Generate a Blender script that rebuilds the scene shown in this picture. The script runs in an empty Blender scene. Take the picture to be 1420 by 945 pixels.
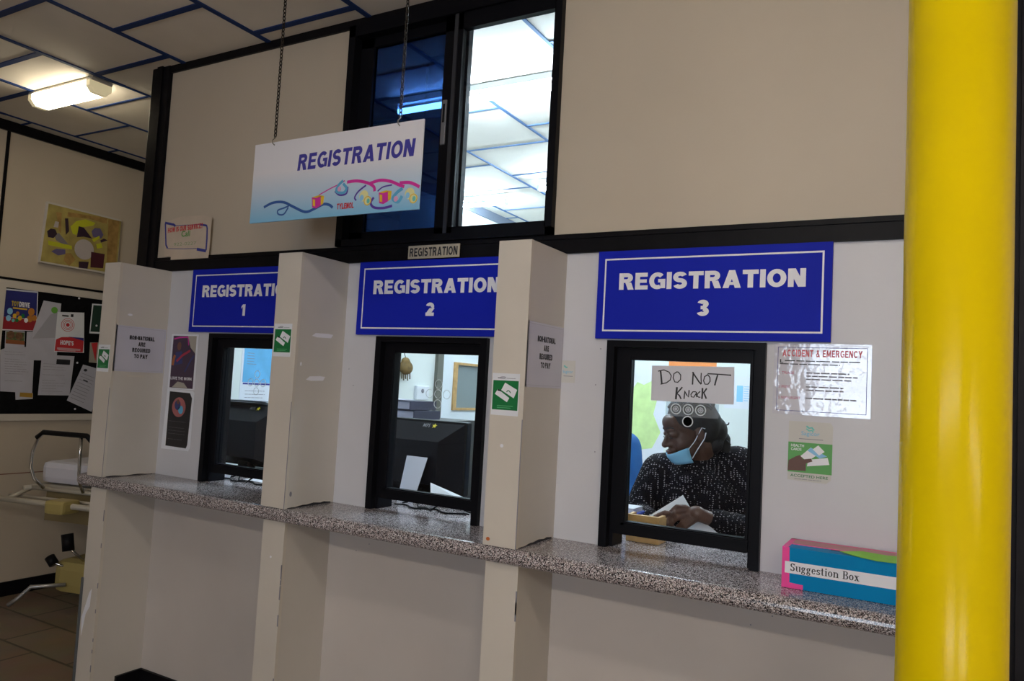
import bpy, math, random
from mathutils import Vector, Matrix
random.seed(4)
SC = bpy.context.scene
COL = SC.collection
# ------------------------------------------------------------------ camera
W_PX, H_PX, F_PX = 1420, 945, 1048.6
YAW, PITCH, ROLL = -0.51529, 0.062794, 0.05441
CAM = Vector((0, 0, 1.55))
fw = Vector((math.sin(YAW)*math.cos(PITCH), math.cos(YAW)*math.cos(PITCH), math.sin(PITCH)))
rt = Vector((math.cos(YAW), -math.sin(YAW), 0))
up = rt.cross(fw)
RT = math.cos(ROLL)*rt + math.sin(ROLL)*up
UP = -math.sin(ROLL)*rt + math.cos(ROLL)*up
cd = bpy.data.cameras.new('camera'); cam = bpy.data.objects.new('camera', cd); COL.objects.link(cam)
cam.matrix_world = Matrix(((RT.x, UP.x, -fw.x, CAM.x), (RT.y, UP.y, -fw.y, CAM.y), (RT.z, UP.z, -fw.z, CAM.z), (0, 0, 0, 1)))
cd.sensor_width = 36; cd.lens = F_PX/W_PX*36; cd.clip_start = .05
SC.camera = cam
# ------------------------------------------------------------------ light and exposure
SC.view_settings.view_transform = 'Standard'; SC.view_settings.look = 'None'
SC.view_settings.exposure = 0.0; SC.view_settings.gamma = 1; SC.view_settings.use_curve_mapping = False
wd = bpy.data.worlds.new('world'); SC.world = wd; wd.use_nodes = True
wd.node_tree.nodes['Background'].inputs[0].default_value = (.55, .68, .9, 1)
wd.node_tree.nodes['Background'].inputs[1].default_value = 1.0
# luminaire strengths (emission of the diffusers / tubes)
E_LAMP = 17.0       # small box lamp of the corridor end
E_NEAR = 25.0      # lobby row close to the counter
E_FAR = 54.0       # lobby row further back
E_OFFICE = 56.0    # office tubes
def area(name, loc, rot, sx, sy, power, col):
    l = bpy.data.lights.new(name, 'AREA'); l.shape = 'RECTANGLE'; l.size = sx; l.size_y = sy; l.energy = power; l.color = col
    o = bpy.data.objects.new(name, l); COL.objects.link(o); o.location = loc; o.rotation_euler = rot
    return o
# daylight that comes in through the glazed opening of the back wall
area('daylight', (-.5, -4.3, 1.75), (math.radians(90), 0, 0), 1.6, 1.3, 75, (.72, .84, 1))

# ------------------------------------------------------------------ helpers
def px(u, v, Y):
    "point of the plane y = Y that the photograph shows at pixel u, v"
    d = fw + (u-710)/F_PX*RT - (v-472.5)/F_PX*UP
    return CAM + d*(Y/d.y)
MATS = {}
def mat(name, col, rough=.6, metal=0, emit=0, ecol=None, noise=0, nscale=8, bump=0, bscale=200, coat=0, spec=.5):
    if name in MATS: return MATS[name]
    m = bpy.data.materials.new(name); m.use_nodes = True; nt = m.node_tree; b = nt.nodes['Principled BSDF']
    c = (*col, 1)
    b.inputs['Base Color'].default_value = c; b.inputs['Roughness'].default_value = rough; b.inputs['Metallic'].default_value = metal
    b.inputs['Specular IOR Level'].default_value = spec
    if coat: b.inputs['Coat Weight'].default_value = coat; b.inputs['Coat Roughness'].default_value = .08
    if emit:
        b.inputs['Emission Color'].default_value = (*(ecol or col), 1); b.inputs['Emission Strength'].default_value = emit
    tc = nt.nodes.new('ShaderNodeTexCoord')
    if noise:
        n = nt.nodes.new('ShaderNodeTexNoise'); n.inputs['Scale'].default_value = nscale; n.inputs['Detail'].default_value = 6
        nt.links.new(tc.outputs['Object'], n.inputs['Vector'])
        r = nt.nodes.new('ShaderNodeValToRGB'); r.color_ramp.elements[0].position = .3; r.color_ramp.elements[1].position = .7
        r.color_ramp.elements[0].color = (*[x*(1-noise) for x in col], 1); r.color_ramp.elements[1].color = (*[min(1, x*(1+noise)) for x in col], 1)
        nt.links.new(n.outputs['Fac'], r.inputs['Fac']); nt.links.new(r.outputs['Color'], b.inputs['Base Color'])
    if bump:
        n = nt.nodes.new('ShaderNodeTexNoise'); n.inputs['Scale'].default_value = bscale
        nt.links.new(tc.outputs['Object'], n.inputs['Vector'])
        bp = nt.nodes.new('ShaderNodeBump'); bp.inputs['Strength'].default_value = bump; bp.inputs['Distance'].default_value = .002
        nt.links.new(n.outputs['Fac'], bp.inputs['Height']); nt.links.new(bp.outputs['Normal'], b.inputs['Normal'])
    MATS[name] = m
    return m
def pane_mat(name, tint, refl=.08, haze=0.0):
    m = bpy.data.materials.new(name); m.use_nodes = True; nt = m.node_tree
    for n in list(nt.nodes): nt.nodes.remove(n)
    out = nt.nodes.new('ShaderNodeOutputMaterial'); t = nt.nodes.new('ShaderNodeBsdfTransparent'); t.inputs[0].default_value = (*tint, 1)
    g = nt.nodes.new('ShaderNodeBsdfGlossy'); g.inputs['Roughness'].default_value = .01; g.inputs[0].default_value = (1, 1, 1, 1)
    f = nt.nodes.new('ShaderNodeFresnel'); f.inputs[0].default_value = 1.27
    geo = nt.nodes.new('ShaderNodeNewGeometry'); sb = nt.nodes.new('ShaderNodeMath'); sb.operation = 'SUBTRACT'; sb.inputs[0].default_value = 1
    nt.links.new(geo.outputs['Backfacing'], sb.inputs[1]); ml = nt.nodes.new('ShaderNodeMath'); ml.operation = 'MULTIPLY'
    nt.links.new(f.outputs[0], ml.inputs[0]); nt.links.new(sb.outputs[0], ml.inputs[1])
    mx = nt.nodes.new('ShaderNodeMixShader'); nt.links.new(ml.outputs[0], mx.inputs[0])
    nt.links.new(t.outputs[0], mx.inputs[1]); nt.links.new(g.outputs[0], mx.inputs[2])
    last = mx
    if haze:
        d = nt.nodes.new('ShaderNodeBsdfDiffuse'); d.inputs[0].default_value = (.8, .85, .9, 1)
        m2 = nt.nodes.new('ShaderNodeMixShader'); m2.inputs[0].default_value = haze
        nt.links.new(mx.outputs[0], m2.inputs[1]); nt.links.new(d.outputs[0], m2.inputs[2]); last = m2
    nt.links.new(last.outputs[0], out.inputs[0]); MATS[name] = m
    return m
class Fr:
    "a drawing plane: origin, u to the right, v up, n out of the surface"
    def __init__(s, o, u, v=(0, 0, 1)):
        s.o = Vector(o); s.u = Vector(u).normalized(); s.v = Vector(v).normalized(); s.n = s.u.cross(s.v)
    def p(s, a, b, c=0): return s.o + s.u*a + s.v*b + s.n*c
def wallF(y): return Fr((0, y, 0), (1, 0, 0))             # faces -y ; a = world x, b = world z
def wallX(x): return Fr((x, 0, 0), (0, 1, 0))             # faces +x ; a = world y, b = world z
TXT = {}
def text_geo(s, bold=0.0, sp=1.0):
    k = (s, bold, sp)
    if k in TXT: return TXT[k]
    c = bpy.data.curves.new('t', 'FONT'); c.body = s; c.size = 1; c.offset = bold; c.resolution_u = 4; c.space_character = sp
    o = bpy.data.objects.new('t', c); COL.objects.link(o); bpy.context.view_layer.update()
    me = bpy.data.meshes.new_from_object(o.evaluated_get(bpy.context.evaluated_depsgraph_get()))
    V = [v.co.copy() for v in me.vertices]; F = [tuple(p.vertices) for p in me.polygons]
    bpy.data.objects.remove(o); bpy.data.curves.remove(c); bpy.data.meshes.remove(me)
    x0 = min(v.x for v in V); x1 = max(v.x for v in V); y0 = min(v.y for v in V); y1 = max(v.y for v in V)
    V = [((v.x-x0)/(x1-x0), (v.y-y0)/(y1-y0)) for v in V]
    TXT[k] = (V, F, (x1-x0)/(y1-y0))
    return TXT[k]
class MB:
    def __init__(s): s.v = []; s.f = []; s.m = []; s.mats = []; s.sm = []
    def mi(s, m):
        if m not in s.mats: s.mats.append(m)
        return s.mats.index(m)
    def add(s, V, F, m=None, smooth=False):
        k = len(s.v); s.v += [Vector(p) for p in V]
        for f in F: s.f.append(tuple(i+k for i in f)); s.m.append(s.mi(m) if m else 0); s.sm.append(smooth)
        return s
    def box(s, a, b, m=None, bev=0):
        x0, y0, z0 = a; x1, y1, z1 = b
        if bev:
            return s.bbox(a, b, bev, m)
        V = [(x0, y0, z0), (x1, y0, z0), (x1, y1, z0), (x0, y1, z0), (x0, y0, z1), (x1, y0, z1), (x1, y1, z1), (x0, y1, z1)]
        return s.add(V, [(0, 3, 2, 1), (4, 5, 6, 7), (0, 1, 5, 4), (1, 2, 6, 5), (2, 3, 7, 6), (3, 0, 4, 7)], m)
    def bbox(s, a, b, r, m=None):
        "box with chamfered vertical and horizontal edges"
        import bmesh
        bm = bmesh.new(); bmesh.ops.create_cube(bm, size=1)
        c = [(a[i]+b[i])/2 for i in range(3)]; d = [abs(b[i]-a[i]) for i in range(3)]
        for v in bm.verts: v.co = Vector((c[0]+v.co.x*d[0], c[1]+v.co.y*d[1], c[2]+v.co.z*d[2]))
        bmesh.ops.bevel(bm, geom=bm.edges[:], offset=min(r, min(d)*.45), segments=2, affect='EDGES', profile=.6)
        V = [v.co.copy() for v in bm.verts]; bm.verts.index_update(); F = [tuple(v.index for v in f.verts) for f in bm.faces]; bm.free()
        return s.add(V, F, m)
    def fbox(s, fr, a0, a1, b0, b1, c0, c1, m=None):
        P = [fr.p(a, b, c) for c in (c0, c1) for a, b in ((a0, b0), (a1, b0), (a1, b1), (a0, b1))]
        return s.add(P, [(0, 3, 2, 1), (4, 5, 6, 7), (0, 1, 5, 4), (1, 2, 6, 5), (2, 3, 7, 6), (3, 0, 4, 7)], m)
    def poly(s, fr, pts, c0, c1, m=None):
        n = len(pts); P = [fr.p(a, b, c0) for a, b in pts]+[fr.p(a, b, c1) for a, b in pts]
        return s.add(P, [tuple(range(n, 2*n)), tuple(reversed(range(n)))]+[(i, (i+1) % n, n+(i+1) % n, n+i) for i in range(n)], m)
    def disc(s, fr, a, b, ra, rb, c0, c1, m=None, n=24):
        return s.poly(fr, [(a+ra*math.cos(2*math.pi*i/n), b+rb*math.sin(2*math.pi*i/n)) for i in range(n)], c0, c1, m)
    def ring(s, fr, a, b, r, w, c0, c1, m=None, n=28):
        P = []
        for i in range(n):
            t = 2*math.pi*i/n
            for rr in (r-w/2, r+w/2):
                for c in (c0, c1): P.append(fr.p(a+rr*math.cos(t), b+rr*math.sin(t), c))
        F = []
        for i in range(n):
            j = (i+1) % n; A = 4*i; B = 4*j
            F += [(A+1, A+3, B+3, B+1), (A, B, B+2, A+2), (A, A+1, B+1, B), (A+2, B+2, B+3, A+3)]
        return s.add(P, F, m)
    def text(s, fr, t, a0, a1, b0, b1, c, m=None, bold=0.0, shear=0, sp=1.0):
        V, F, asp = text_geo(t, bold, sp)
        if a1 is None: a1 = a0+(b1-b0)*asp
        return s.add([fr.p(a0+(a1-a0)*x+shear*(b1-b0)*y, b0+(b1-b0)*y, c) for x, y in V], F, m)
    def stroke(s, fr, pts, w, c0, c1, m=None, w2=None):
        "ribbon along a 2-D polyline"
        n = len(pts); L = []; R = []
        for i, (a, b) in enumerate(pts):
            p0 = pts[max(0, i-1)]; p1 = pts[min(n-1, i+1)]
            dx, dy = p1[0]-p0[0], p1[1]-p0[1]; l = math.hypot(dx, dy) or 1
            ww = (w if w2 is None else w+(w2-w)*i/(n-1))/2
            L.append((a-dy/l*ww, b+dx/l*ww)); R.append((a+dy/l*ww, b-dx/l*ww))
        P = [fr.p(a, b, c1) for a, b in L]+[fr.p(a, b, c1) for a, b in R]+[fr.p(a, b, c0) for a, b in L]+[fr.p(a, b, c0) for a, b in R]
        F = []
        for i in range(n-1):
            F += [(i, n+i, n+i+1, i+1), (2*n+i, i, i+1, 2*n+i+1), (n+i, 3*n+i, 3*n+i+1, n+i+1)]
        return s.add(P, F, m)
    def tube(s, pts, r, m=None, n=12, cap=True, smooth=True, radii=None):
        pts = [Vector(p) for p in pts]; N = len(pts); V = []; F = []; prev = None
        for i, p in enumerate(pts):
            t = (pts[min(N-1, i+1)]-pts[max(0, i-1)]).normalized()
            if prev is None:
                a = Vector((0, 0, 1)) if abs(t.z) < .9 else Vector((1, 0, 0)); x = t.cross(a).normalized()
            else:
                x = (prev-t*prev.dot(t)).normalized()
            prev = x; y = t.cross(x); rr = radii[i] if radii else r
            for k in range(n):
                an = 2*math.pi*k/n; V.append(p+x*math.cos(an)*rr+y*math.sin(an)*rr)
        for i in range(N-1):
            for k in range(n): F.append((i*n+k, i*n+(k+1) % n, (i+1)*n+(k+1) % n, (i+1)*n+k))
        if cap: F += [tuple(reversed(range(n))), tuple((N-1)*n+k for k in range(n))]
        return s.add(V, F, m, smooth)
    def lathe(s, c, prof, m=None, n=32, axis='z'):
        V = []; F = []; c = Vector(c)
        for r, h in prof:
            for k in range(n):
                a = 2*math.pi*k/n
                q = (r*math.cos(a), r*math.sin(a), h)
                if axis == 'x': q = (h, q[0], q[1])
                if axis == 'y': q = (q[0], h, q[1])
                V.append(c+Vector(q))
        N = len(prof)
        for i in range(N-1):
            for k in range(n): F.append((i*n+k, i*n+(k+1) % n, (i+1)*n+(k+1) % n, (i+1)*n+k))
        F += [tuple(reversed(range(n))), tuple((N-1)*n+k for k in range(n))]
        return s.add(V, F, m, True)
    def ball(s, c, r, m=None, seg=20, rot=None):
        r = (r, r, r) if isinstance(r, (int, float)) else r; c = Vector(c); V = [c+(rot @ Vector((0, 0, -r[2])) if rot else Vector((0, 0, -r[2])))]; F = []
        ring = seg; st = seg//2
        for i in range(1, st):
            ph = -math.pi/2+math.pi*i/st
            for k in range(ring):
                a = 2*math.pi*k/ring; q = Vector((r[0]*math.cos(ph)*math.cos(a), r[1]*math.cos(ph)*math.sin(a), r[2]*math.sin(ph)))
                V.append(c+(rot @ q if rot else q))
        q = Vector((0, 0, r[2])); V.append(c+(rot @ q if rot else q)); T = len(V)-1
        for k in range(ring): F.append((0, 1+(k+1) % ring, 1+k))
        for i in range(st-2):
            for k in range(ring): A = 1+i*ring; F.append((A+k, A+(k+1) % ring, A+ring+(k+1) % ring, A+ring+k))
        A = 1+(st-2)*ring
        for k in range(ring): F.append((A+k, A+(k+1) % ring, T))
        return s.add(V, F, m, True)
    def mesh(s, name):
        me = bpy.data.meshes.new(name); me.from_pydata([tuple(v) for v in s.v], [], s.f)
        for i, p in enumerate(me.polygons): p.material_index = s.m[i]; p.use_smooth = s.sm[i]
        for m in s.mats: me.materials.append(m)
        me.update(); return me
def wloc(o):
    v = Vector((0, 0, 0))
    while o: v += o.location; o = o.parent
    return v
def part(name, mb, m=None, parent=None, local=False, label=None):
    me = mb if isinstance(mb, bpy.types.Mesh) else mb.mesh(name)
    if m is not None and not me.materials: me.materials.append(m)
    o = bpy.data.objects.new(name, me); COL.objects.link(o)
    if parent:
        o.parent = parent
        if not local: me.transform(Matrix.Translation(-wloc(parent)))
    if label: o['label'] = label
    return o
def tag(o, label, cat, group=None, kind=None):
    o['label'] = label; o['category'] = cat
    if group: o['group'] = group
    if kind: o['kind'] = kind
    return o
def thing(name, label, cat, loc=(0, 0, 0), group=None, rz=0):
    o = bpy.data.objects.new(name, None); COL.objects.link(o); o.location = loc; o.empty_display_size = .1
    o.rotation_euler = (0, 0, rz)
    return tag(o, label, cat, group)
def solo(name, mb, m, label, cat, group=None, origin=None):
    o = part(name, mb, m)
    if origin is not None: o.data.transform(Matrix.Translation(-Vector(origin))); o.location = origin
    return tag(o, label, cat, group)
def struct(name, mb, m=None):
    o = part(name, mb, m); o['kind'] = 'structure'; return o
def fuse(mb, voxel, smooth=6, name='body'):
    "one continuous skin over overlapping solids"
    me = mb.mesh('tmp'); o = bpy.data.objects.new('tmp', me); COL.objects.link(o)
    r = o.modifiers.new('r', 'REMESH'); r.mode = 'VOXEL'; r.voxel_size = voxel; r.use_smooth_shade = True
    if smooth:
        q = o.modifiers.new('s', 'SMOOTH'); q.iterations = smooth; q.factor = .5
    bpy.context.view_layer.update()
    out = bpy.data.meshes.new_from_object(o.evaluated_get(bpy.context.evaluated_depsgraph_get()))
    bpy.data.objects.remove(o); bpy.data.meshes.remove(me); out.materials.clear()
    for p in out.polygons: p.use_smooth = True; p.material_index = 0
    out.name = name; return out
def arc(cx, cy, r, a0, a1, n=14, ry=None):
    ry = ry or r
    return [(cx+r*math.cos(math.radians(a0+(a1-a0)*i/n)), cy+ry*math.sin(math.radians(a0+(a1-a0)*i/n))) for i in range(n+1)]

def heavy(ch, t):
    "bold block letter as convex pieces in a unit-high cell; returns pieces, width"
    P = []; a = t
    def R(x0, y0, x1, y1): P.append([(x0, y0), (x1, y0), (x1, y1), (x0, y1)])
    def Dg(x0, y0, x1, y1, w=None): w = w or a*1.12; P.append([(x0, y0), (x0+w, y0), (x1+w, y1), (x1, y1)])
    def C(cx, cy, rx, ry, a0, a1, tt=None):
        tt = tt or a; n = max(4, int(abs(a1-a0)/15)); L = []
        for i in range(n+1):
            A = math.radians(a0+(a1-a0)*i/n); L.append(((cx+rx*math.cos(A), cy+ry*math.sin(A)), (cx+(rx-tt)*math.cos(A), cy+(ry-tt)*math.sin(A))))
        for i in range(n):
            q = [L[i][0], L[i+1][0], L[i+1][1], L[i][1]]; P.append(q if a1 > a0 else q[::-1])
    w = .74
    if ch == 'I': w = a; R(0, 0, a, 1)
    elif ch == 'T': w = .70; R(0, 1-a, w, 1); R(w/2-a/2, 0, w/2+a/2, 1-a)
    elif ch in 'EFL':
        w = .64; R(0, 0, a, 1)
        if ch != 'F': R(a, 0, w, a)
        if ch != 'L': R(a, 1-a, w-.02, 1); R(a, .5-a*.42, w-.06, .5+a*.42)
    elif ch in 'RPBD':
        R(0, 0, a, 1)
        if ch == 'D': r_ = .36; w = .74; R(a, 1-a, w-r_, 1); R(a, 0, w-r_, a); C(w-r_, .5, r_, .5, -90, 90)
        else:
            lo = .42; ry = (1-lo)/2; w = .70; R(a, 1-a, w-ry, 1); R(a, lo, w-ry, lo+a*.9); C(w-ry, lo+ry, ry, ry, -90, 90)
            if ch == 'R': w = .76; Dg(w-a*1.25, 0, .32, lo+.01, a*1.25)
            if ch == 'B': w = .72; rb = (lo+a*.8)/2; R(a, 0, w-rb, a); C(w-rb, rb, rb, rb, -90, 90)
    elif ch in 'OQ0': w = .82 if ch != '0' else .64; C(w/2, .5, w/2, .5, 0, 360); 
    elif ch == 'C': w = .76; C(.41, .5, .41, .5, 42, 318)
    elif ch == 'G': w = .80; C(.41, .5, .41, .5, 45, 300); R(.44, .40, w, .40+a*.85); R(w-a, .06, w, .40)
    elif ch == 'S': w = .68; ry = .25+a/4; C(w/2, 1-ry, w/2, ry, 25, 270); C(w/2, ry, w/2, ry, 90, -155)
    elif ch == 'A': w = .82; Dg(0, 0, w/2-a*.56, 1); Dg(w-a*1.12, 0, w/2-a*.56, 1); R(.20, .17, w-.20, .17+a*.7)
    elif ch == 'N': w = .74; R(0, 0, a, 1); R(w-a, 0, w, 1); Dg(w-a*1.3, 0, 0, 1, a*1.3)
    elif ch == 'M': w = .88; R(0, 0, a, 1); R(w-a, 0, w, 1); Dg(w/2-a*.5, .1, a*.1, 1, a); Dg(w/2-a*.5, .1, w-a*1.1, 1, a)
    elif ch in 'U': w = .74; R(0, .34, a, 1); R(w-a, .34, w, 1); C(w/2, .36, w/2, .36, 180, 360)
    elif ch == 'J': w = .55; R(w-a, .3, w, 1); C(w/2, .28, w/2, .28, 180, 360)
    elif ch == 'H': w = .74; R(0, 0, a, 1); R(w-a, 0, w, 1); R(a, .5-a*.45, w-a, .5+a*.45)
    elif ch == 'K': w = .76; R(0, 0, a, 1); Dg(a*.9, .36, w-a*1.25, 1, a*1.3); Dg(w-a*1.25, 0, .26, .55, a*1.3)
    elif ch == 'V': w = .80; Dg(w/2-a*.56, 0, 0, 1); Dg(w/2-a*.56, 0, w-a*1.12, 1)
    elif ch == 'W': w = 1.1; Dg(.2, 0, 0, 1, a); Dg(.2, 0, w/2-a/2, 1, a); Dg(w-.2-a, 0, w/2-a/2, 1, a); Dg(w-.2-a, 0, w-a, 1, a)
    elif ch == 'X': w = .76; Dg(0, 0, w-a*1.25, 1, a*1.25); Dg(w-a*1.25, 0, 0, 1, a*1.25)
    elif ch == 'Y': w = .78; R(w/2-a/2, 0, w/2+a/2, .45); Dg(w/2-a*.56, .40, 0, 1); Dg(w/2-a*.56, .40, w-a*1.12, 1)
    elif ch == 'Z': w = .66; R(0, 0, w, a); R(0, 1-a, w, 1); Dg(0, a, w-a*1.2, 1-a, a*1.2)
    elif ch == '1': w = .42; R(w-a*1.08, 0, w, 1); P.append([(0, .62), (w-a, .80), (w-a, 1), (w-a*1.1, 1), (0, .82)])
    elif ch == '2': w = .62; C(.31, .70, .31, .30, 165, -35); R(0, 0, w, a); Dg(0, a*.6, w-a*1.35, .58, a*1.5)
    elif ch == '3': w = .62; C(.31, .735, .29, .265, 160, -88); C(.31, .285, .31, .285, 88, -160); R(.2, .5-a*.42+.02, .34, .5+a*.42+.02)
    elif ch == '-': w = .36; R(0, .36, w, .36+a*.9)
    elif ch == '.': w = a; R(0, 0, a, a)
    elif ch == "'": w = a*.8; R(0, .68, a*.8, 1)
    elif ch == '&': w = .80; C(.36, .76, .20, .24, -20, 200, a*.85); C(.30, .28, .30, .28, 80, 330, a*.9); Dg(w-a*1.3, 0, .16, .80, a*1.2)
    elif ch == '?': w = .58; C(.29, .72, .29, .28, 170, -80); R(.29-a/2, .30, .29+a/2, .50); R(.29-a/2, 0, .29+a/2, a)
    elif ch == ' ': w = .26
    else: w = .6; R(0, 0, w, a)
    return P, w
def serifed(ch, t):
    "slab-serif letters of the suggestion box strip"
    P = []; a = t; b = t*.42
    def R(x0, y0, x1, y1): P.append([(x0, y0), (x1, y0), (x1, y1), (x0, y1)])
    def C(cx, cy, rx, ry, a0, a1, k=1.0):
        n = max(4, int(abs(a1-a0)/15)); L = []
        for i in range(n+1):
            A = math.radians(a0+(a1-a0)*i/n); tt = b+(a-b)*abs(math.cos(A))
            L.append(((cx+rx*math.cos(A), cy+ry*math.sin(A)), (cx+(rx-tt*k)*math.cos(A), cy+(ry-tt*k)*math.sin(A))))
        for i in range(n):
            q = [L[i][0], L[i+1][0], L[i+1][1], L[i][1]]; P.append(q if a1 > a0 else q[::-1])
    x = .68; w = .6
    if ch == 'S': w = .62; ry = .25+b/4; C(w/2, 1-ry, w/2, ry, 30, 270, 1.1); C(w/2, ry, w/2, ry, 90, -150, 1.1); R(w-b, .70, w, .98); R(0, .02, b, .30)
    elif ch == 'B': w = .74; R(.08, 0, .08+a, 1); R(0, 0, .45, b); R(0, 1-b, .42, 1); R(.1, .50, .44, .50+b); C(.42, .76, .26, .24, -90, 90); C(.44, .27, .30, .27, -90, 90)
    elif ch == 'u': w = .70; R(.08, .2, .08+a, x); R(0, x-b, .2, x); C(.30, .22, .22, .22, 180, 300); R(.50, 0, .50+a, x); R(.42, x-b, .55, x); R(.5, 0, w, b)
    elif ch == 'g': w = .62; C(.27, .45, .25, .23, 0, 360); C(.28, -.10, .28, .18, 0, 360, .8); P.append([(.06, .05), (.16, .05), (.20, .24), (.12, .24)]); R(.42, .58, .62, .58+b*1.2); R(.08, .04, .46, .04+b*1.4)
    elif ch == 'e': w = .58; C(.29, .34, .29, .34, 5, 320); R(.08, .32, .52, .32+b)
    elif ch == 's': w = .50; ry = .17+b/4; C(w/2, x-ry, w/2, ry, 30, 270); C(w/2, ry, w/2, ry, 90, -150); R(w-b, .46, w, .66); R(0, .02, b, .22)
    elif ch == 't': w = .42; R(.10, .1, .10+a, .92); R(0, x-b, .38, x); C(.26, .16, .16, .16, 180, 320)
    elif ch == 'i': w = .34; R(.09, 0, .09+a, x); R(0, 0, w, b); R(0, x-b, .2, x); R(.08, .80, .08+a, .98)
    elif ch == 'o': w = .60; C(.30, .34, .30, .34, 0, 360)
    elif ch == 'n': w = .74; R(.08, 0, .08+a, x); R(0, 0, .32, b); R(0, x-b, .2, x); R(.50, 0, .50+a, .45); R(.40, 0, w, b); C(.40, .44, .27, .24, 0, 130)
    elif ch == 'x':
        w = .66; k = a*1.1; P.append([(.06, 0), (.06+b*1.3, 0), (.56, x), (.56-b*1.3, x)]); P.append([(.58-k, 0), (.60, 0), (.04+k*1.1, x), (.04, x)]); R(0, 0, .26, b); R(.38, 0, w, b); R(0, x-b, .28, x); R(.40, x-b, .62, x)
    elif ch == ' ': w = .34
    return P, w
def block_text(q, fr, s, a0, a1, b0, b1, c, m, t=.22, gap=.075, shear=0, face=heavy):
    P = []; x = 0
    for ch in s:
        ps, w = face(ch, t); P += [[(x+u, v) for u, v in p] for p in ps]; x += w+gap
    W = x-gap; sx_ = (a1-a0)/W; hh = b1-b0
    for i, p in enumerate(P):
        V = [fr.p(a0+u*sx_+shear*hh*v, b0+v*hh, c+i*2e-7) for u, v in p]
        q.add(V, [tuple(range(len(V)))], m)
    return q
# ------------------------------------------------------------------ materials
M_UPPER = mat('beige_paint', (.52, .45, .36), .55, noise=.05, nscale=1.6, bump=.12, bscale=90)
M_LOWER = mat('grey_cream_paint', (.57, .54, .50), .45, noise=.045, nscale=2.4, bump=.1, bscale=60)
M_STRIP = mat('cream_edge_paint', (.60, .555, .495), .4, noise=.05, nscale=3, bump=.1, bscale=60)
M_OFFICE = mat('office_white_paint', (.72, .76, .74), .6, noise=.03, nscale=2)
M_TRIM = mat('black_brown_trim', (.006, .0055, .007), .42, noise=.25, nscale=14, spec=.10)
M_ALU = mat('black_anodised_aluminium', (.005, .005, .007), .4, spec=.10)
M_ALU2 = mat('dark_grey_aluminium', (.07, .075, .09), .3, metal=.6)
M_CEIL = mat('ceiling_board', (.80, .755, .68), .8, noise=.05, nscale=3, bump=.3, bscale=400)
M_GRID = mat('blue_ceiling_runner', (.014, .04, .15), .7, spec=.2)
M_BLUE = mat('sign_blue', (.010, .020, .42), .5, noise=.04, nscale=4, spec=.08)
M_WHITE = mat('print_white', (.80, .80, .86), .45)
M_PAPER = mat('white_paper', (.60, .61, .69), .5, noise=.03, nscale=9)
M_PAPER2 = mat('bright_paper', (.74, .76, .82), .5, noise=.03, nscale=9)
M_INK = mat('black_ink', (.015, .015, .02), .5)
M_GREYINK = mat('grey_print', (.22, .22, .26), .6)
M_RED = mat('red_print', (.55, .03, .04), .5)
M_NAVY = mat('navy_print', (.03, .03, .22), .5)
M_BLACK = mat('black_plastic', (.007, .007, .008), .45, spec=.12)
M_CHROME = mat('chrome', (.6, .6, .6), .18, metal=1)
M_YEL = mat('yellow_gloss_paint', (.63, .47, .001), .20, noise=.05, nscale=3, bump=.10, bscale=30, spec=.14)
M_GLASS = pane_mat('clear_glass', (.95, .97, .97))
M_TINT = pane_mat('dark_tinted_glass', (.05, .085, .155))
M_PLASTIC = pane_mat('clear_plastic_strip', (.80, .84, .88), haze=.10)
M_ETCH = mat('frosted_ring', (.62, .66, .68), .4)
M_SKIN = mat('brown_skin', (.075, .030, .018), .42, noise=.12, nscale=30)
M_HAIR = mat('black_hair', (.009, .008, .010), .5, bump=.8, bscale=120)
M_LIGHTB = mat('pale_blue_print', (.25, .55, .8), .5)
M_GREEN = mat('green_print', (.005, .17, .045), .4)
M_WOOD = mat('light_wood', (.50, .30, .11), .5, noise=.2, nscale=20)
def granite():
    m = bpy.data.materials.new('speckled_granite'); m.use_nodes = True; nt = m.node_tree; b = nt.nodes['Principled BSDF']
    tc = nt.nodes.new('ShaderNodeTexCoord'); v = nt.nodes.new('ShaderNodeTexVoronoi'); v.inputs['Scale'].default_value = 420
    nt.links.new(tc.outputs['Object'], v.inputs['Vector'])
    s = nt.nodes.new('ShaderNodeSeparateColor'); nt.links.new(v.outputs['Color'], s.inputs[0])
    r = nt.nodes.new('ShaderNodeValToRGB'); e = r.color_ramp.elements; r.color_ramp.interpolation = 'CONSTANT'
    e[0].position = 0; e[0].color = (.012, .011, .013, 1); e[1].position = .22; e[1].color = (.22, .19, .19, 1)
    for p, c in ((.42, (.42, .35, .35)), (.60, (.66, .62, .63)), (.84, (.09, .08, .09))):
        q = e.new(p); q.color = (*c, 1)
    nt.links.new(s.outputs[0], r.inputs['Fac']); nt.links.new(r.outputs['Color'], b.inputs['Base Color'])
    b.inputs['Roughness'].default_value = .16
    return m
M_GRAN = granite()
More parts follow.
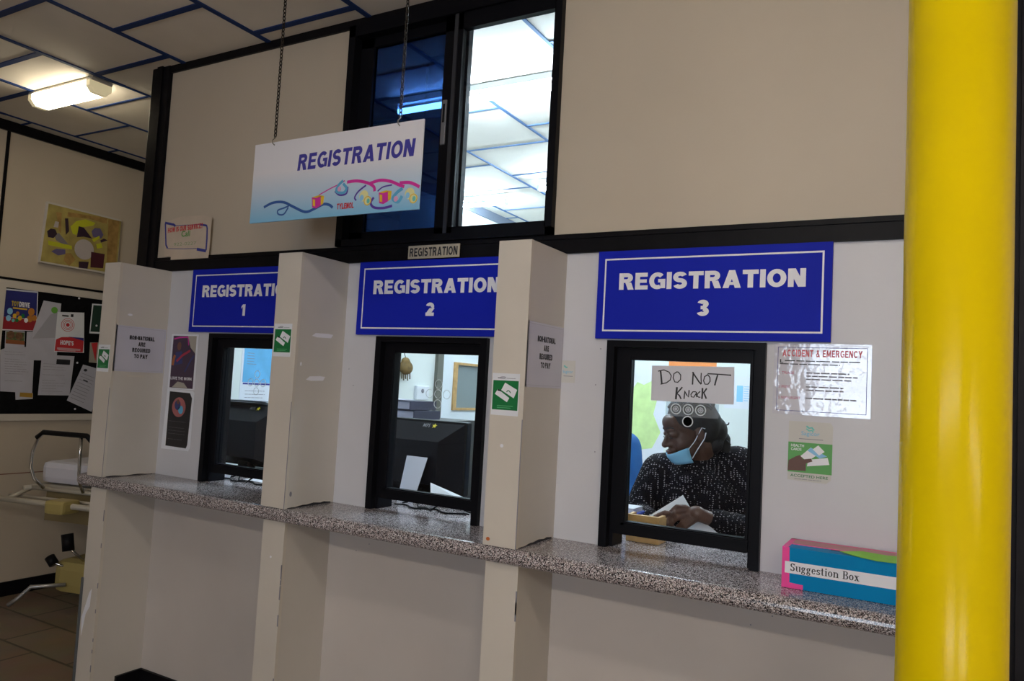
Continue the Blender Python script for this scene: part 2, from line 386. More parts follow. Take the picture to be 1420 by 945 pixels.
def floor_mat():
    m = bpy.data.materials.new('brown_floor_tile'); m.use_nodes = True; nt = m.node_tree; b = nt.nodes['Principled BSDF']
    tc = nt.nodes.new('ShaderNodeTexCoord'); k = nt.nodes.new('ShaderNodeTexBrick')
    k.inputs['Scale'].default_value = 1; k.inputs['Brick Width'].default_value = .6; k.inputs['Row Height'].default_value = .3
    k.inputs['Mortar Size'].default_value = .008; k.inputs['Color1'].default_value = (.30, .22, .15, 1); k.inputs['Color2'].default_value = (.24, .18, .125, 1)
    k.inputs['Mortar'].default_value = (.09, .07, .05, 1)
    n = nt.nodes.new('ShaderNodeTexNoise'); n.inputs['Scale'].default_value = 5; n.inputs['Detail'].default_value = 8
    nt.links.new(tc.outputs['Object'], n.inputs['Vector']); nt.links.new(tc.outputs['Object'], k.inputs['Vector'])
    mx = nt.nodes.new('ShaderNodeMix'); mx.data_type = 'RGBA'; mx.blend_type = 'MULTIPLY'; mx.inputs[0].default_value = .5
    nt.links.new(k.outputs['Color'], mx.inputs[6]); nt.links.new(n.outputs['Color'], mx.inputs[7]); nt.links.new(mx.outputs[2], b.inputs['Base Color'])
    b.inputs['Roughness'].default_value = .4
    return m
def blouse_mat():
    m = bpy.data.materials.new('black_blouse_white_flecks'); m.use_nodes = True; nt = m.node_tree; b = nt.nodes['Principled BSDF']
    tc = nt.nodes.new('ShaderNodeTexCoord'); mp = nt.nodes.new('ShaderNodeMapping'); mp.inputs['Scale'].default_value = (1, 1, 1.5)
    nt.links.new(tc.outputs['Object'], mp.inputs['Vector'])
    v = nt.nodes.new('ShaderNodeTexVoronoi'); v.inputs['Scale'].default_value = 88; v.inputs['Randomness'].default_value = .3
    nt.links.new(mp.outputs[0], v.inputs['Vector'])
    r = nt.nodes.new('ShaderNodeValToRGB'); e = r.color_ramp.elements; r.color_ramp.interpolation = 'CONSTANT'
    e[0].position = 0; e[0].color = (.36, .33, .35, 1); e[1].position = .235; e[1].color = (.005, .004, .007, 1)
    nt.links.new(v.outputs['Distance'], r.inputs['Fac']); nt.links.new(r.outputs['Color'], b.inputs['Base Color'])
    b.inputs['Roughness'].default_value = .8; b.inputs['Specular IOR Level'].default_value = .1
    return m
# ------------------------------------------------------------------ room shell
D = 2.435          # front face of the counter wall
CZ = 3.12          # ceiling
ZB0, ZB1 = 2.042, 2.112    # dark band over the counters
ZC0, ZC1 = .982, 1.034     # granite counter
XP0, XP1 = -3.625, -3.483  # dark end post
XR = .165          # where the partition ends on the right
XL = -5.35
m = floor_mat(); struct('floor', MB().box((XL-.1, -4.1, -.1), (3.1, 7.6, 0)), m)
struct('ceiling', MB().box((XL-.1, -4.1, CZ), (3.1, 7.6, CZ+.1)), M_CEIL)
gx = [-1.56-.6085*k for k in range(-8, 7)]
g = MB()
g2 = MB()
for x in gx:
    g.box((x-.013, -4, CZ-.006), (x+.013, 2.5, CZ+.002)); (g2 if x > -3.5 else g).box((x-.008, 2.5, CZ-.006), (x+.008, 7.5, CZ+.002))
for i, x in enumerate(gx):
    ph = 2.335 if (i % 2 == 1) else 2.065       # running bond
    k = i-8
    ph = 4.155 if (k % 2 != 0) else 4.475
    y = ph-.607*14
    while y < 7.5:
        if -4 < y < 2.5: g.box((x-.6085+.012, y-.016, CZ-.005), (x-.012, y+.016, CZ+.002))
        elif y > 2.5: (g2 if x > -3.5 else g).box((x-.6085+.006, y-.008, CZ-.005), (x-.006, y+.008, CZ+.002))
        y += .607
struct('trim_1', g, M_GRID)
struct('trim_11', g2, mat('pale_blue_runner', (.09, .17, .34), .7, spec=.2))
# counter wall, built round its openings
W1, W2, W3 = (-3.020, -2.488), (-2.006, -1.474), (-.992, -.466)   # service windows
WZ = 1.732
T = .10
w = MB()
M_MID = mat('cool_white_paint', (.575, .575, .615), .4, noise=.035, nscale=2.4, bump=.1, bscale=60)
w.box((XP1, D, 0), (XR, D+T, ZC0), mat('mauve_grey_paint', (.53, .485, .455), .45, noise=.05, nscale=2.4, bump=.1, bscale=60))
xs = [XP1, W1[0], W1[1], W2[0], W2[1], W3[0], W3[1], XR]
for i in range(0, 8, 2): w.box((xs[i], D, ZC1), (xs[i+1], D+T, ZB0), M_MID)
for a, b in (W1, W2, W3): w.box((a, D, WZ), (b, D+T, ZB0), M_MID)
struct('wall_front', w, None)
UW = (-2.258, -1.226)      # upper sliding window
w = MB(); w.box((XP1, D, ZB1), (UW[0], D+T, 3.082)); w.box((UW[1], D, ZB1), (XR, D+T, 3.082))
struct('wall_front_upper', w, M_UPPER)
w = MB(); w.box((XP1, D-.012, ZB0), (XR, D+T+.01, ZB1)); w.box((XP1, D-.018, ZB1-.018), (XR, D-.010, ZB1-.006))
struct('trim_2', w, M_TRIM)
struct('trim_3', MB().box((XP1, D-.012, 3.082), (XR, D+T, CZ)), M_TRIM)
struct('trim_4', MB().bbox((XP0, D-.02, 0), (XP1, D+T+.02, CZ), .006).box((XP0+.05, D-.028, 0), (XP1-.05, D-.018, CZ)), M_TRIM)
w = MB().box((XR, D-.03, 0), (XR+.15, D+T+.02, CZ)); w.box((XR+.018, D-.045, 0), (XR+.04, D-.028, 3.0))
struct('trim_5', w, mat('dark_grey_post', (.016, .016, .021), .5, spec=.15, noise=.2, nscale=10))
struct('wall_front_right', MB().box((XR+.15, D, 0), (3.0, D+T, CZ)), M_UPPER)
struct('wall_office_side', MB().box((-3.60, D+T, 0), (-3.53, 7.5, CZ)), M_OFFICE)
struct('wall_office_back', MB().box((-3.53, 6.35, 0), (3.0, 6.45, CZ)), M_OFFICE)
struct('trim_6', MB().box((-3.53, D+T, CZ-.075), (-3.515, 6.35, CZ)).box((-3.53, 6.335, CZ-.06), (3, 6.35, CZ)), mat('grey_blue_cornice', (.16, .19, .25), .6))
struct('wall_left', MB().box((XL-.1, -4, 0), (XL, 7.5, CZ)), M_UPPER)
struct('wall_right', MB().box((3.0, -4, 0), (3.1, 7.5, CZ)), M_UPPER)
struct('wall_corridor_end', MB().box((XL, 7.5, 0), (-3.53, 7.6, CZ)), M_UPPER)
w = MB()                    # back wall behind the viewer with a glazed opening
WX0, WX1, WZ0, WZ1 = -1.3, .3, 1.05, 2.45
w.box((XL, -4.1, 0), (WX0, -4, CZ)); w.box((WX1, -4.1, 0), (3, -4, CZ)); w.box((WX0, -4.1, 0), (WX1, -4, WZ0)); w.box((WX0, -4.1, WZ1), (WX1, -4, CZ))
struct('wall_back', w, M_UPPER)
w = MB(); wm = (WX0+WX1)/2
for a, b in (((WX0, WZ0), (WX0+.05, WZ1)), ((WX1-.05, WZ0), (WX1, WZ1)), ((wm-.03, WZ0), (wm+.03, WZ1)), ((WX0, WZ0), (WX1, WZ0+.05)), ((WX0, WZ1-.05), (WX1, WZ1)), ((WX0, 1.72), (WX1, 1.76))):
    w.box((a[0], -4.08, a[1]), (b[0], -4.02, b[1]))
struct('window_5', w, M_ALU)
# left wall mouldings
F = wallX(XL)
w = MB().fbox(F, -4, 7.5, 3.055, CZ, 0, .02); w.fbox(F, 2.58, 2.60, 2.10, 3.055, 0, .006); w.fbox(F, -4, 7.5, 2.083, 2.098, 0, .008)
struct('trim_7', w, M_TRIM)
struct('trim_8', MB().fbox(F, -4, 7.5, .800, .806, 0, .002), mat('red_brown_line', (.20, .08, .05), .6))
struct('baseboard_left', MB().fbox(F, -4, 7.5, 0, .092, 0, .014), M_TRIM)
# ------------------------------------------------------------------ counter, partitions, baseboards
n = 10
prof = [(2.172-.026*math.cos(math.radians(a)), (ZC0+ZC1)/2+.026*math.sin(math.radians(a))) for a in [90-180*i/n for i in range(n+1)]]
prof = [(2.172-.026*math.sin(math.pi*i/n), (ZC0+ZC1)/2+.026*math.cos(math.pi*i/n)) for i in range(n+1)]
prof = [(2.95, ZC1)]+prof+[(2.95, ZC0)]
c = MB(); stations = []
# straight run, then a rounded left end corner
for x, sh in [(.135, 0), (-3.50, 0), (-3.528, .004), (-3.550, .013), (-3.564, .028), (-3.570, .05)]:
    stations.append([(x, max(y, y+sh if y < 2.3 else y), z) for y, z in prof])
V = [p for s_ in stations for p in s_]; k = len(prof); Fc = []
for i in range(len(stations)-1):
    for j in range(k): Fc.append((i*k+j, i*k+(j+1) % k, (i+1)*k+(j+1) % k, (i+1)*k+j))
Fc += [tuple(reversed(range(k))), tuple((len(stations)-1)*k+j for j in range(k))]
# cut back the slab left of the end post, so that it stays in front of the wall there
V = [(x, min(y, 2.41) if x < -3.53 else y, z) for x, y, z in V]
c.add(V, Fc, M_GRAN)
counter = thing('reception_counter', 'long speckled granite counter with a rounded front edge running under all the windows', 'counter', (-1.7, 2.3, 1.0))
part('worktop', c, M_GRAN, counter)
s = MB().box((XP1, D-.001, .95), (XR, D+.001, .9805), M_LOWER)
fin_x = [((-3.475, -3.359), (-3.460, -3.346)), ((-2.320, -2.195), (-2.317, -2.2015)), ((-1.291, -1.169), (-1.286, -1.1655))]
fin_lab = ['leftmost cream partition fin on the counter, at the end beside the corridor, carrying a laminated notice',
           'middle cream partition fin between the first and second windows, with scraps of old white tape',
           'right cream partition fin between the second and third windows, carrying a laminated notice']
fins = []
for i, ((a, b), (a2, b2)) in enumerate(fin_x):
    t = thing('counter_partition', fin_lab[i], 'partition', ((a+b)/2, 2.3, 0), 'partition fins between the service windows')
    fins.append(t)
    e = .014
    q = MB().box((a, 2.16+e, ZC1+.001), (b, D, ZB0-.001), M_LOWER)
    if i == 1:
        G = wallX(b)
        for (y0, y1, z0, z1) in ((2.245, 2.365, 1.712, 1.732), (2.228, 2.335, 1.535, 1.556)):
            q.poly(G, [(y0, z0+.004), (y0+.03, z0), (y1-.01, z0+.003), (y1, z1-.002), (y1-.03, z1), (y0+.02, z1-.003)], 0, .0006, M_WHITE)
        q.disc(G, 2.195, 1.60, .004, .008, 0, .0008, M_WHITE); q.disc(G, 2.19, 1.09, .006, .010, 0, .0008, M_GREYINK)
    if i == 0:
        G = wallX(b); q.disc(G, 2.23, 1.80, .012, .005, 0, .0006, M_WHITE); q.fbox(G, 2.24, 2.33, 1.505, 1.512, 0, .002, M_STRIP)
    G = wallX(b); P2 = []; P3 = []
    for k in range(13):
        y_ = 2.178+.02*k; dz = [.002, .003, .002, .005, .007, .006, .008, .010, .008, .006, .009, .006, .004][k] if i else .003+.002*math.sin(k)
        P2.append((y_, ZC1+.001+dz)); P3.append((y_, ZC1+.004+dz+.003*math.sin(2.3*k)**2))
    q.poly(G, [(2.178, ZC1+.001), (2.418, ZC1+.001)]+P2[::-1], 0, .0007, M_INK); q.poly(G, P2+P3[::-1], 0, .0014, M_STRIP)
    part('upper_panel', q, None, t)
    q = MB().box((a-.001, 2.16, ZC1+.001), (b+.001, 2.16+e, ZB0-.001), M_STRIP)
    G = wallF(2.16)
    q.fbox(G, b-.0015, b+.0015, ZC1, 1.45, 0, .0008, M_GREYINK)
    if i == 2: q.disc(G, a+.018, 1.055, .007, .006, 0, .001, mat('orange_blob', (.5, .12, .02), .5)); q.disc(G, (a+b)/2-.01, 1.36, .006, .006, 0, .001, M_WHITE)
    part('upper_edge_strip', q, None, t, label='cream edge strip of the upper panel')
    q = MB().box((a2, 2.178+e, 0), (b2, D, ZC0-.001), M_LOWER)
    part('lower_panel', q, None, t)
    q = MB().box((a2-.001, 2.178, 0), (b2+.001, 2.178+e, ZC0-.001), M_STRIP); G = wallF(2.178)
    for _ in range(7):
        z = random.uniform(.1, .9); q.fbox(G, b2-.003, b2+.002, z, z+random.uniform(.01, .06), 0, .0012, M_GREYINK)
    if i == 0:
        q.poly(G, [(a2+.03, .43), (a2+.055, .50), (a2+.07, .52), (a2+.066, .44), (a2+.04, .40), (a2+.02, .30), (a2+.012, .38)], 0, .001, M_WHITE)
    if i == 1: q.disc(G, (a2+b2)/2-.005, .84, .004, .004, 0, .001, M_WHITE)
    part('lower_edge_strip', q, None, t, label='cream edge strip of the lower panel, paint chipped')
    if i == 0: part('corner_guard', MB().box((a2-.009, 2.172, .02), (a2+.004, 2.20, .56)), mat('grey_corner_strip', (.10, .11, .12), .5), t, label='grey metal corner strip')
b = MB()
for (x0, x1) in ((-3.346, -2.317), (-2.2015, -1.286), (-1.1655, XR)): b.box((x0+.001, D-.014, 0), (x1-.001, D, .10))
for x0 in (-3.346, -2.2015, -1.1655): b.box((x0, 2.30, 0), (x0+.014, D-.014, .10))
struct('baseboard_front', b, M_TRIM)
w = MB(); G = wallF(D)      # little screw holes and scuffs on the wall below and above the counter
for (u, v) in ((512, 755), (494, 764), (1071, 855), (1041, 867), (484, 512), (490, 535), (833, 484), (826, 534), (825, 627)):
    p = px(u, v, D); w.disc(G, p.x, p.z, .0022, .0022, 0, .0008, M_GREYINK, 8)
struct('trim_9', w)
# ------------------------------------------------------------------ service windows
def service_window(idx, X, knob=False):
    x0, x1 = X; y0 = D-.022; y1 = D+T
    w = MB()
    w.box((x0, y0, ZC1+.001), (x0+.028, y1, WZ)); w.box((x1-.028, y0, ZC1+.001), (x1, y1, WZ)); w.box((x0+.028, y0, WZ-.022), (x1-.028, y1, WZ))
    w.box((x0+.028, y0+.03, ZC1+.001), (x0+.040, y1, WZ-.022)); w.box((x1-.040, y0+.03, ZC1+.001), (x1-.028, y1, WZ-.022))
    root = struct('window_%d' % idx, w, M_ALU)
    gx0, gx1, gz0, gz1 = x0+.083, x1-.050, 1.124, 1.668
    s = MB(); ys0, ys1 = D+.004, D+.034
    s.box((x0+.041, ys0, 1.080), (gx0, ys1, WZ-.023)); s.box((gx1, ys0, 1.080), (x1-.041+.0, ys1, WZ-.023))
    s.box((gx0, ys0, 1.080), (gx1, ys1, gz0)); s.box((gx0, ys0, gz1), (gx1, ys1, WZ-.023))
    s.box((gx0-.012, ys0-.006, gz0-.012), (gx0-.002, ys0, gz1+.012)); s.box((gx0-.012, ys0-.006, gz0-.014), (gx1+.012, ys0, gz0-.004))
    part('sash', s, M_ALU, root)
    gy = D+.018
    part('glass_pane', MB().box((gx0, gy, gz0), (gx1, gy+.005, gz1)), M_GLASS, root)
    G = wallF(gy-.0006); cx = (gx0+gx1)/2
    if idx == 2: cx = -1.708
    if idx == 1: cx = -2.718
    zr = 1.511; rr = .0165
    h = MB()
    for (dx, dz) in ((-.041, 0), (0, 0), (.041, 0), (0, .039), (0, -.039)):
        if idx == 3 and dz > 0: continue
        h.ring(G, cx+dx, zr+dz, rr, .0030 if idx == 3 else .002, 0, .0012, M_ETCH)
        if idx == 3: 
            if dz == 0: h.ring(G, cx+dx, zr+dz, rr*.5, .0016, 0, .001, M_ETCH); h.disc(G, cx+dx, zr+dz, rr*.3, rr*.3, 0, .0008, mat('frosted_disc', (.42, .42, .46), .5))
    part('speaking_holes', h, None, root)
    if idx == 3:
        part('plastic_strip', MB().fbox(G, cx-.075, cx+.10, 1.487, 1.534, -.0002, .0006), M_PLASTIC, root)
        h = MB().disc(G, cx, 1.472, .0145, .0145, .0006, .001, mat('dark_hole', (.002, .002, .002), .9, spec=0), 24); part('speaking_hole', h, None, root)
    return root
for i, X in enumerate((W1, W2, W3)): service_window(i+1, X)
# upper sliding window
w = MB(); x0, x1 = UW; z0, z1 = ZB1, 3.082; y0, y1 = D-.03, D+T
for a, b in (((x0, z0), (x0+.035, z1)), ((x1-.025, z0), (x1, z1)), ((x0, z0), (x1, z0+.028)), ((x0, z1-.05), (x1, z1))): w.box((a[0], y0, a[1]), (b[0], y1, b[1]))
root = struct('window_4', w, M_ALU)
# right sash stands in front, left one behind
s = MB(); a, b = -1.752, -1.251; yA, yB = D-.018, D+.010
for p, q in (((a, z0+.028), (-1.668, z1-.05)), ((-1.262, z0+.028), (b, z1-.05)), ((a, z0+.028), (b, 2.166)), ((a, 2.966), (b, z1-.05))): s.box((p[0], yA, p[1]), (q[0], yB, q[1]))
part('front_sash', s, M_ALU, root)
part('sash_edge', MB().box((-1.706, yA-.006, z0+.03), (-1.690, yA, z1-.052)), M_ALU2, root)
part('glass_pane', MB().box((-1.668, yA+.012, 2.166), (-1.262, yA+.017, 2.966)), M_GLASS, root)
s = MB(); a, b = x0+.036, -1.66; yA, yB = D+.016, D+.044
for p, q in (((a, z0+.028), (-2.152, z1-.05)), ((-1.752, z0+.028), (b, z1-.05)), ((a, z0+.028), (b, 2.178)), ((a, 2.992), (b, z1-.05))): s.box((p[0], yA, p[1]), (q[0], yB, q[1]))
part('rear_sash', s, M_ALU, root)
part('tinted_pane', MB().box((-2.152, yA+.012, 2.178), (-1.752, yA+.017, 2.992)), M_TINT, root)
h = MB().bbox((-1.744, D-.026, 2.50), (-1.722, D-.0182, 2.682), .003); o = part('latch_plate', h, mat('grey_latch', (.30, .31, .34), .35, metal=.7), root)
part('latch_slot', MB().box((-1.738, D-.0275, 2.59), (-1.729, D-.0255, 2.665)), M_BLACK, o)
part('cord_hook', MB().tube([(-2.148, D+.012, 2.64), (-2.148, D+.010, 2.50), (-2.10, D+.009, 2.51)], .0022), M_ALU2, root)
# ------------------------------------------------------------------ lamps
def box_lamp(x0, x1, y0, y1, label, strength, col, h=.085, group=None):
    cx, cy = (x0+x1)/2, (y0+y1)/2
    t = thing('ceiling_lamp', label, 'lamp', (cx, cy, CZ-.006), group)
    part('back_plate', MB().box((x0-.01, y0+.005, CZ-.022), (x1+.01, y1-.005, CZ-.007)), mat('lamp_metal', (.35, .33, .29), .5), t)
    dm = mat('lamp_diffuser_%d' % int(strength*10), (.9, .86, .7), .4, emit=strength, ecol=col)
    z0, z1 = CZ-.022-h, CZ-.022; ym = .028
    q = MB(); e = .035
    P = lambda x: [(x, y0, z1), (x, y1, z1), (x, y1, z0+.03), (x, y1-ym, z0), (x, y0+ym, z0), (x, y0, z0+.03)]
    A = P(x0+e); B = P(x1-e); q.add(A+B, [(0, 1, 2, 3, 4, 5), tuple(reversed(range(6, 12)))]+[(i, i+6, (i+1) % 6+6, (i+1) % 6) for i in range(6)])
    part('diffuser', q, dm, t)
    for xa, xb in ((x0, x0+e), (x1-e, x1)):
        q = MB(); A = P(xa); B = P(xb); q.add(A+B, [(0, 1, 2, 3, 4, 5), tuple(reversed(range(6, 12)))]+[(i, i+6, (i+1) % 6+6, (i+1) % 6) for i in range(6)])
        part('end_cap', q, mat('lamp_end_cap', (.75, .68, .48), .4, emit=.35, ecol=(1, .85, .5)), t)
    return t
box_lamp(-4.63, -4.03, 2.325, 2.452, 'short glowing box lamp on the ceiling over the corridor', E_LAMP, (1, .86, .62), .062)
# two more rows of lamps light the counters from behind the viewer
WARM = (1, .90, .78)
for k, x in enumerate((-.9, .9)):
    box_lamp(x, x+1.2, .30, .40, 'long box lamp over the lobby nearer the counter', E_NEAR, WARM, .06, 'lobby box lamps')
for k, x in enumerate((-.7, 1.1)):
    box_lamp(x, x+1.2, -2.4, -2.2, 'long box lamp over the lobby further from the counter', E_FAR, WARM, .06, 'lobby box lamps')
def batten(x0, x1, y, label, strength):
    t = thing('tube_light', label, 'light', ((x0+x1)/2, y, CZ-.006), 'office tube lights')
    part('batten', MB().box((x0-.02, y-.013, CZ-.040), (x1+.02, y+.013, CZ-.007)), mat('batten_white', (.75, .78, .8), .4), t)
    part('tube', MB().tube([(x0, y, CZ-.080), (x1, y, CZ-.080)], .016, n=12), mat('office_tube', (1, 1, 1), .4, emit=strength, ecol=(.72, .87, 1)), t)
    for x in (x0-.012, x1+.012): part('lamp_holder', MB().box((x-.01, y-.016, CZ-.096), (x+.01, y+.016, CZ-.055)), mat('batten_white', (.75, .78, .8), .4), t)
batten(-2.62, -1.42, 3.225, 'bright tube light inside the office seen through the upper sliding window', E_OFFICE*4.2)
batten(-3.50, -3.07, 5.18, 'short tube light far back in the office by the side wall', E_OFFICE*.5)
batten(-.6, .6, 4.3, 'long tube light over the right half of the office', E_OFFICE)
batten(-2.6, -1.4, 4.9, 'long tube light over the middle of the office', E_OFFICE)
# ------------------------------------------------------------------ yellow column
cy = 1.6; cx = .0165*cy
col = MB().lathe((cx, cy, 0), [(.0905, 0), (.0905, .01), (.0882, .02), (.0882, CZ-.001)], n=96)
solo('yellow_column', col, M_YEL, 'glossy yellow round steel column standing in front of the counter', 'column', origin=(cx, cy, 0)).data.transform(Matrix.Identity(4))
# ------------------------------------------------------------------ signs
for i, x0 in enumerate((-3.179, -2.121, -1.040)):
    lab = ['blue registration sign numbered 1 above the left window', 'blue registration sign numbered 2 above the middle window', 'blue registration sign numbered 3 above the right window'][i]
    t = thing('counter_sign', lab, 'sign', (x0+.379, D, 1.738), 'blue registration signs above the windows')
    G = wallF(D-.0125)
    part('board', MB().fbox(G, x0, x0+.758, 1.738, 2.0415, -.0118, .003), M_BLUE, t)
    q = MB(); a0, a1, b0, b1, e = x0+.025, x0+.735, 1.763, 2.015, .0055
    for r in ((a0, a1, b0, b0+e), (a0, a1, b1-e, b1), (a0, a0+e, b0+e, b1-e), (a1-e, a1, b0+e, b1-e)): q.fbox(G, *r, .003, .0034)
    part('border', q, M_WHITE, t, label='white border line')
    q = block_text(MB(), G, 'REGISTRATION', x0+.080, x0+.684, 1.906, 1.963, .0036, M_WHITE, .24, .065)
    part('lettering', q, M_WHITE, t, label='white word REGISTRATION')
    q = block_text(MB(), G, str(i+1), x0+.358-(.006 if i else -.002), x0+.388+(.004 if i else -.002), 1.816, 1.869, .0036, M_WHITE, .25)
    part('numeral', q, M_WHITE, t, label='white numeral %d' % (i+1))
# small plate on the dark band
t = thing('name_plate', 'small cream plate lettered REGISTRATION on the dark band under the upper window', 'sign', (-1.745, D-.015, 2.045))
G = wallF(D-.0185)
part('plate', MB().fbox(G, -1.869, -1.622, 2.0455, 2.098, 0, .003), mat('cream_plate', (.48, .42, .32), .5, noise=.08, nscale=30), t)
part('lettering', block_text(MB(), G, 'REGISTRATION', -1.861, -1.631, 2.054, 2.089, .0034, M_INK, .20, .12), M_INK, t, label='black word REGISTRATION')
# hanging sign
HY = 2.0
t = thing('hanging_sign', 'white and blue hanging REGISTRATION sign with ribbons and toy blocks on two chains', 'sign', (-1.92, HY, 2.128))
G = wallF(HY); X0, X1, Z0, Z1 = -2.322, -1.518, 2.128, 2.436
hs = bpy.data.materials.new('sign_white_to_blue'); hs.use_nodes = True; nt = hs.node_tree; bb = nt.nodes['Principled BSDF']
tc = nt.nodes.new('ShaderNodeTexCoord'); sx = nt.nodes.new('ShaderNodeSeparateXYZ'); nt.links.new(tc.outputs['Generated'], sx.inputs[0])
rr = nt.nodes.new('ShaderNodeValToRGB'); e = rr.color_ramp.elements; e[0].position = .02; e[0].color = (.22, .50, .74, 1); e[1].position = .62; e[1].color = (.74, .73, .78, 1)
nt.links.new(sx.outputs[2], rr.inputs['Fac']); nt.links.new(rr.outputs['Color'], bb.inputs['Base Color']); bb.inputs['Roughness'].default_value = .35
part('board', MB().fbox(G, X0, X1, Z0, Z1, -.006, 0), hs, t)
def sp(u, v):           # picture point on this sign -> sign plane
    p = px(u, v, HY); return (p.x, p.z)
q = block_text(MB(), G, 'REGISTRATION', sp(412, 240)[0], sp(573, 225)[0], 2.312, 2.373, .0006, None, .22, .09, shear=.10)
part('lettering', q, mat('violet_lettering', (.055, .05, .33), .4), t, label='violet word REGISTRATION')
M_PINK = mat('magenta_print', (.62, .03, .33), .45); M_SKY = mat('ribbon_sky', (.10, .38, .62), .45); M_VIO = mat('violet_print', (.10, .04, .35), .45)
M_RIB = mat('ribbon_blue', (.03, .10, .34), .45); M_GOLD = mat('gold_print', (.75, .48, .03), .45); M_TEAL = mat('teal_print', (.15, .55, .5), .45)
q = MB()
def zz(a, b): return sp(330+a/4.724, 130+b/4.724)        # coordinates in the enlarged sign picture
def strokez(pts, w, m, c=.0005):
    # smooth the polyline
    P = [zz(*p) for p in pts]; out = []
    for i in range(len(P)-1):
        p0 = P[max(0, i-1)]; p1 = P[i]; p2 = P[i+1]; p3 = P[min(len(P)-1, i+2)]
        for k in range(6):
            tt = k/6; out.append(tuple(.5*((2*p1[j])+(-p0[j]+p2[j])*tt+(2*p0[j]-5*p1[j]+4*p2[j]-p3[j])*tt*tt+(-p0[j]+3*p1[j]-3*p2[j]+p3[j])*tt**3) for j in (0, 1)))
    out.append(P[-1]); q.stroke(G, out, w, 0, c, m)
strokez([(170, 745), (230, 715), (300, 712), (360, 740), (440, 775), (500, 755), (560, 725), (600, 730), (620, 748)], .010, M_RIB)
strokez([(330, 745), (300, 790), (265, 790), (262, 765), (300, 750), (335, 735)], .006, M_RIB)
strokez([(530, 665), (600, 625), (660, 595), (700, 570)], .004, M_PINK)
strokez([(715, 580), (780, 572), (850, 585), (890, 610), (895, 640)], .011, M_PINK)
strokez([(860, 590), (930, 568), (1000, 575), (1060, 600), (1090, 610)], .011, M_PINK, .0007)
strokez([(1060, 585), (1120, 582), (1160, 595), (1190, 612)], .011, M_PINK, .0009)
strokez([(840, 600), (790, 640), (765, 680), (775, 700)], .006, M_VIO)
strokez([(1010, 598), (950, 612), (915, 640)], .005, M_VIO)
strokez([(890, 680), (870, 715), (890, 745), (950, 750), (1010, 735)], .009, M_VIO)
strokez([(635, 640), (665, 665), (710, 655), (720, 610)], .006, M_VIO)
strokez([(690, 570), (660, 600), (645, 640), (690, 650), (712, 620), (690, 590)], .010, M_SKY, .0009)
strokez([(1080, 620), (1040, 650), (1015, 690), (1050, 710), (1075, 670)], .011, M_SKY, .0012)
def quad(pts, m, c=.001): q.poly(G, list(reversed([zz(*p) for p in pts])), 0, c, m)
for ox, oy, s_ in ((0, 0, 1), (438, -32, 1.05)):
    f = lambda a, b: (485+ox+(a)*s_, 670+oy+(b)*s_)
    quad([f(0, 10), f(28, 14), f(28, 82), f(2, 76)], M_PINK); quad([f(28, 14), f(62, 0), f(60, 62), f(28, 82)], M_PINK); quad([f(0, 10), f(45, -4), f(80, 0), f(28, 14)], M_GOLD)
    quad([f(6, 22), f(22, 25), f(22, 70), f(7, 66)], M_GOLD, .0013); quad([f(58, 8), f(80, 0), f(74, 52), f(58, 62)], M_GOLD, .0012)
for ox, oy in ((0, 0), (300, -15)):
    c = zz(825+ox, 670+oy); q.disc(G, c[0], c[1], .020, .020, 0, .0010, mat('pale_yellow_print', (.75, .72, .35), .45), 20); c2 = zz(812+ox, 683+oy); q.disc(G, *c2, .009, .011, 0, .0013, M_LIGHTB, 16)
    c = zz(850+ox, 702+oy); q.disc(G, c[0], c[1], .015, .017, 0, .0012, mat('pale_yellow_print', (.75, .72, .35), .45), 20); q.disc(G, c[0]+.003, c[1]-.001, .007, .009, 0, .0014, M_TEAL, 16); q.ring(G, c[0], c[1], .015, .003, 0, .0016, M_GOLD, 20)
c = zz(665, 625); q.disc(G, *c, .008, .009, 0, .0014, mat('pink_print', (.7, .35, .55), .45), 14)
c = zz(1035, 690); q.disc(G, *c, .009, .010, 0, .0015, mat('pink_print', (.7, .35, .55), .45), 14)
part('ribbon_picture', q, None, t, label='ribbons, toy blocks and wheels printed along the foot')
a = sp(467, 290); b = sp(491, 281)
part('maker_lettering', block_text(MB(), G, 'TYLENOL', a[0], b[0], a[1]-.002, a[1]+.019, .0008, M_RED, .24, .05), M_RED, t, label='small red word')
for u, v, uu in ((381.5, 192, 'l'), (555, 166, 'r')):
    p = px(u, v, HY); x = p.x; zt = Z1-.012
    h = MB().tube([(x, HY+.002, zt), (x, HY-.010, zt+.004), (x, HY-.012, zt+.016), (x+.004, HY-.004, zt+.026), (x+.002, HY, zt+.034), (x-.006, HY, zt+.030)], .0018, n=8)
    hk = part('hook', h, mat('hook_metal', (.22, .20, .16), .3, metal=.8), t)
    ch = MB(); z = zt+.03; k = 0
    while z < CZ-.008:
        L = .019; r = .0052; pts = []
        for i in range(13):
            a = 2*math.pi*i/12; dx = r*math.cos(a); dz = (L/2)*math.sin(a)
            pts.append((x+(dx if k % 2 == 0 else 0), HY+(0 if k % 2 == 0 else dx), z+L/2+dz))
        ch.tube(pts, .0021, n=6, cap=False); z += L-.0042; k += 1
    part('chain', ch, mat('dull_brass_chain', (.022, .017, .012), .5, spec=.2), t)
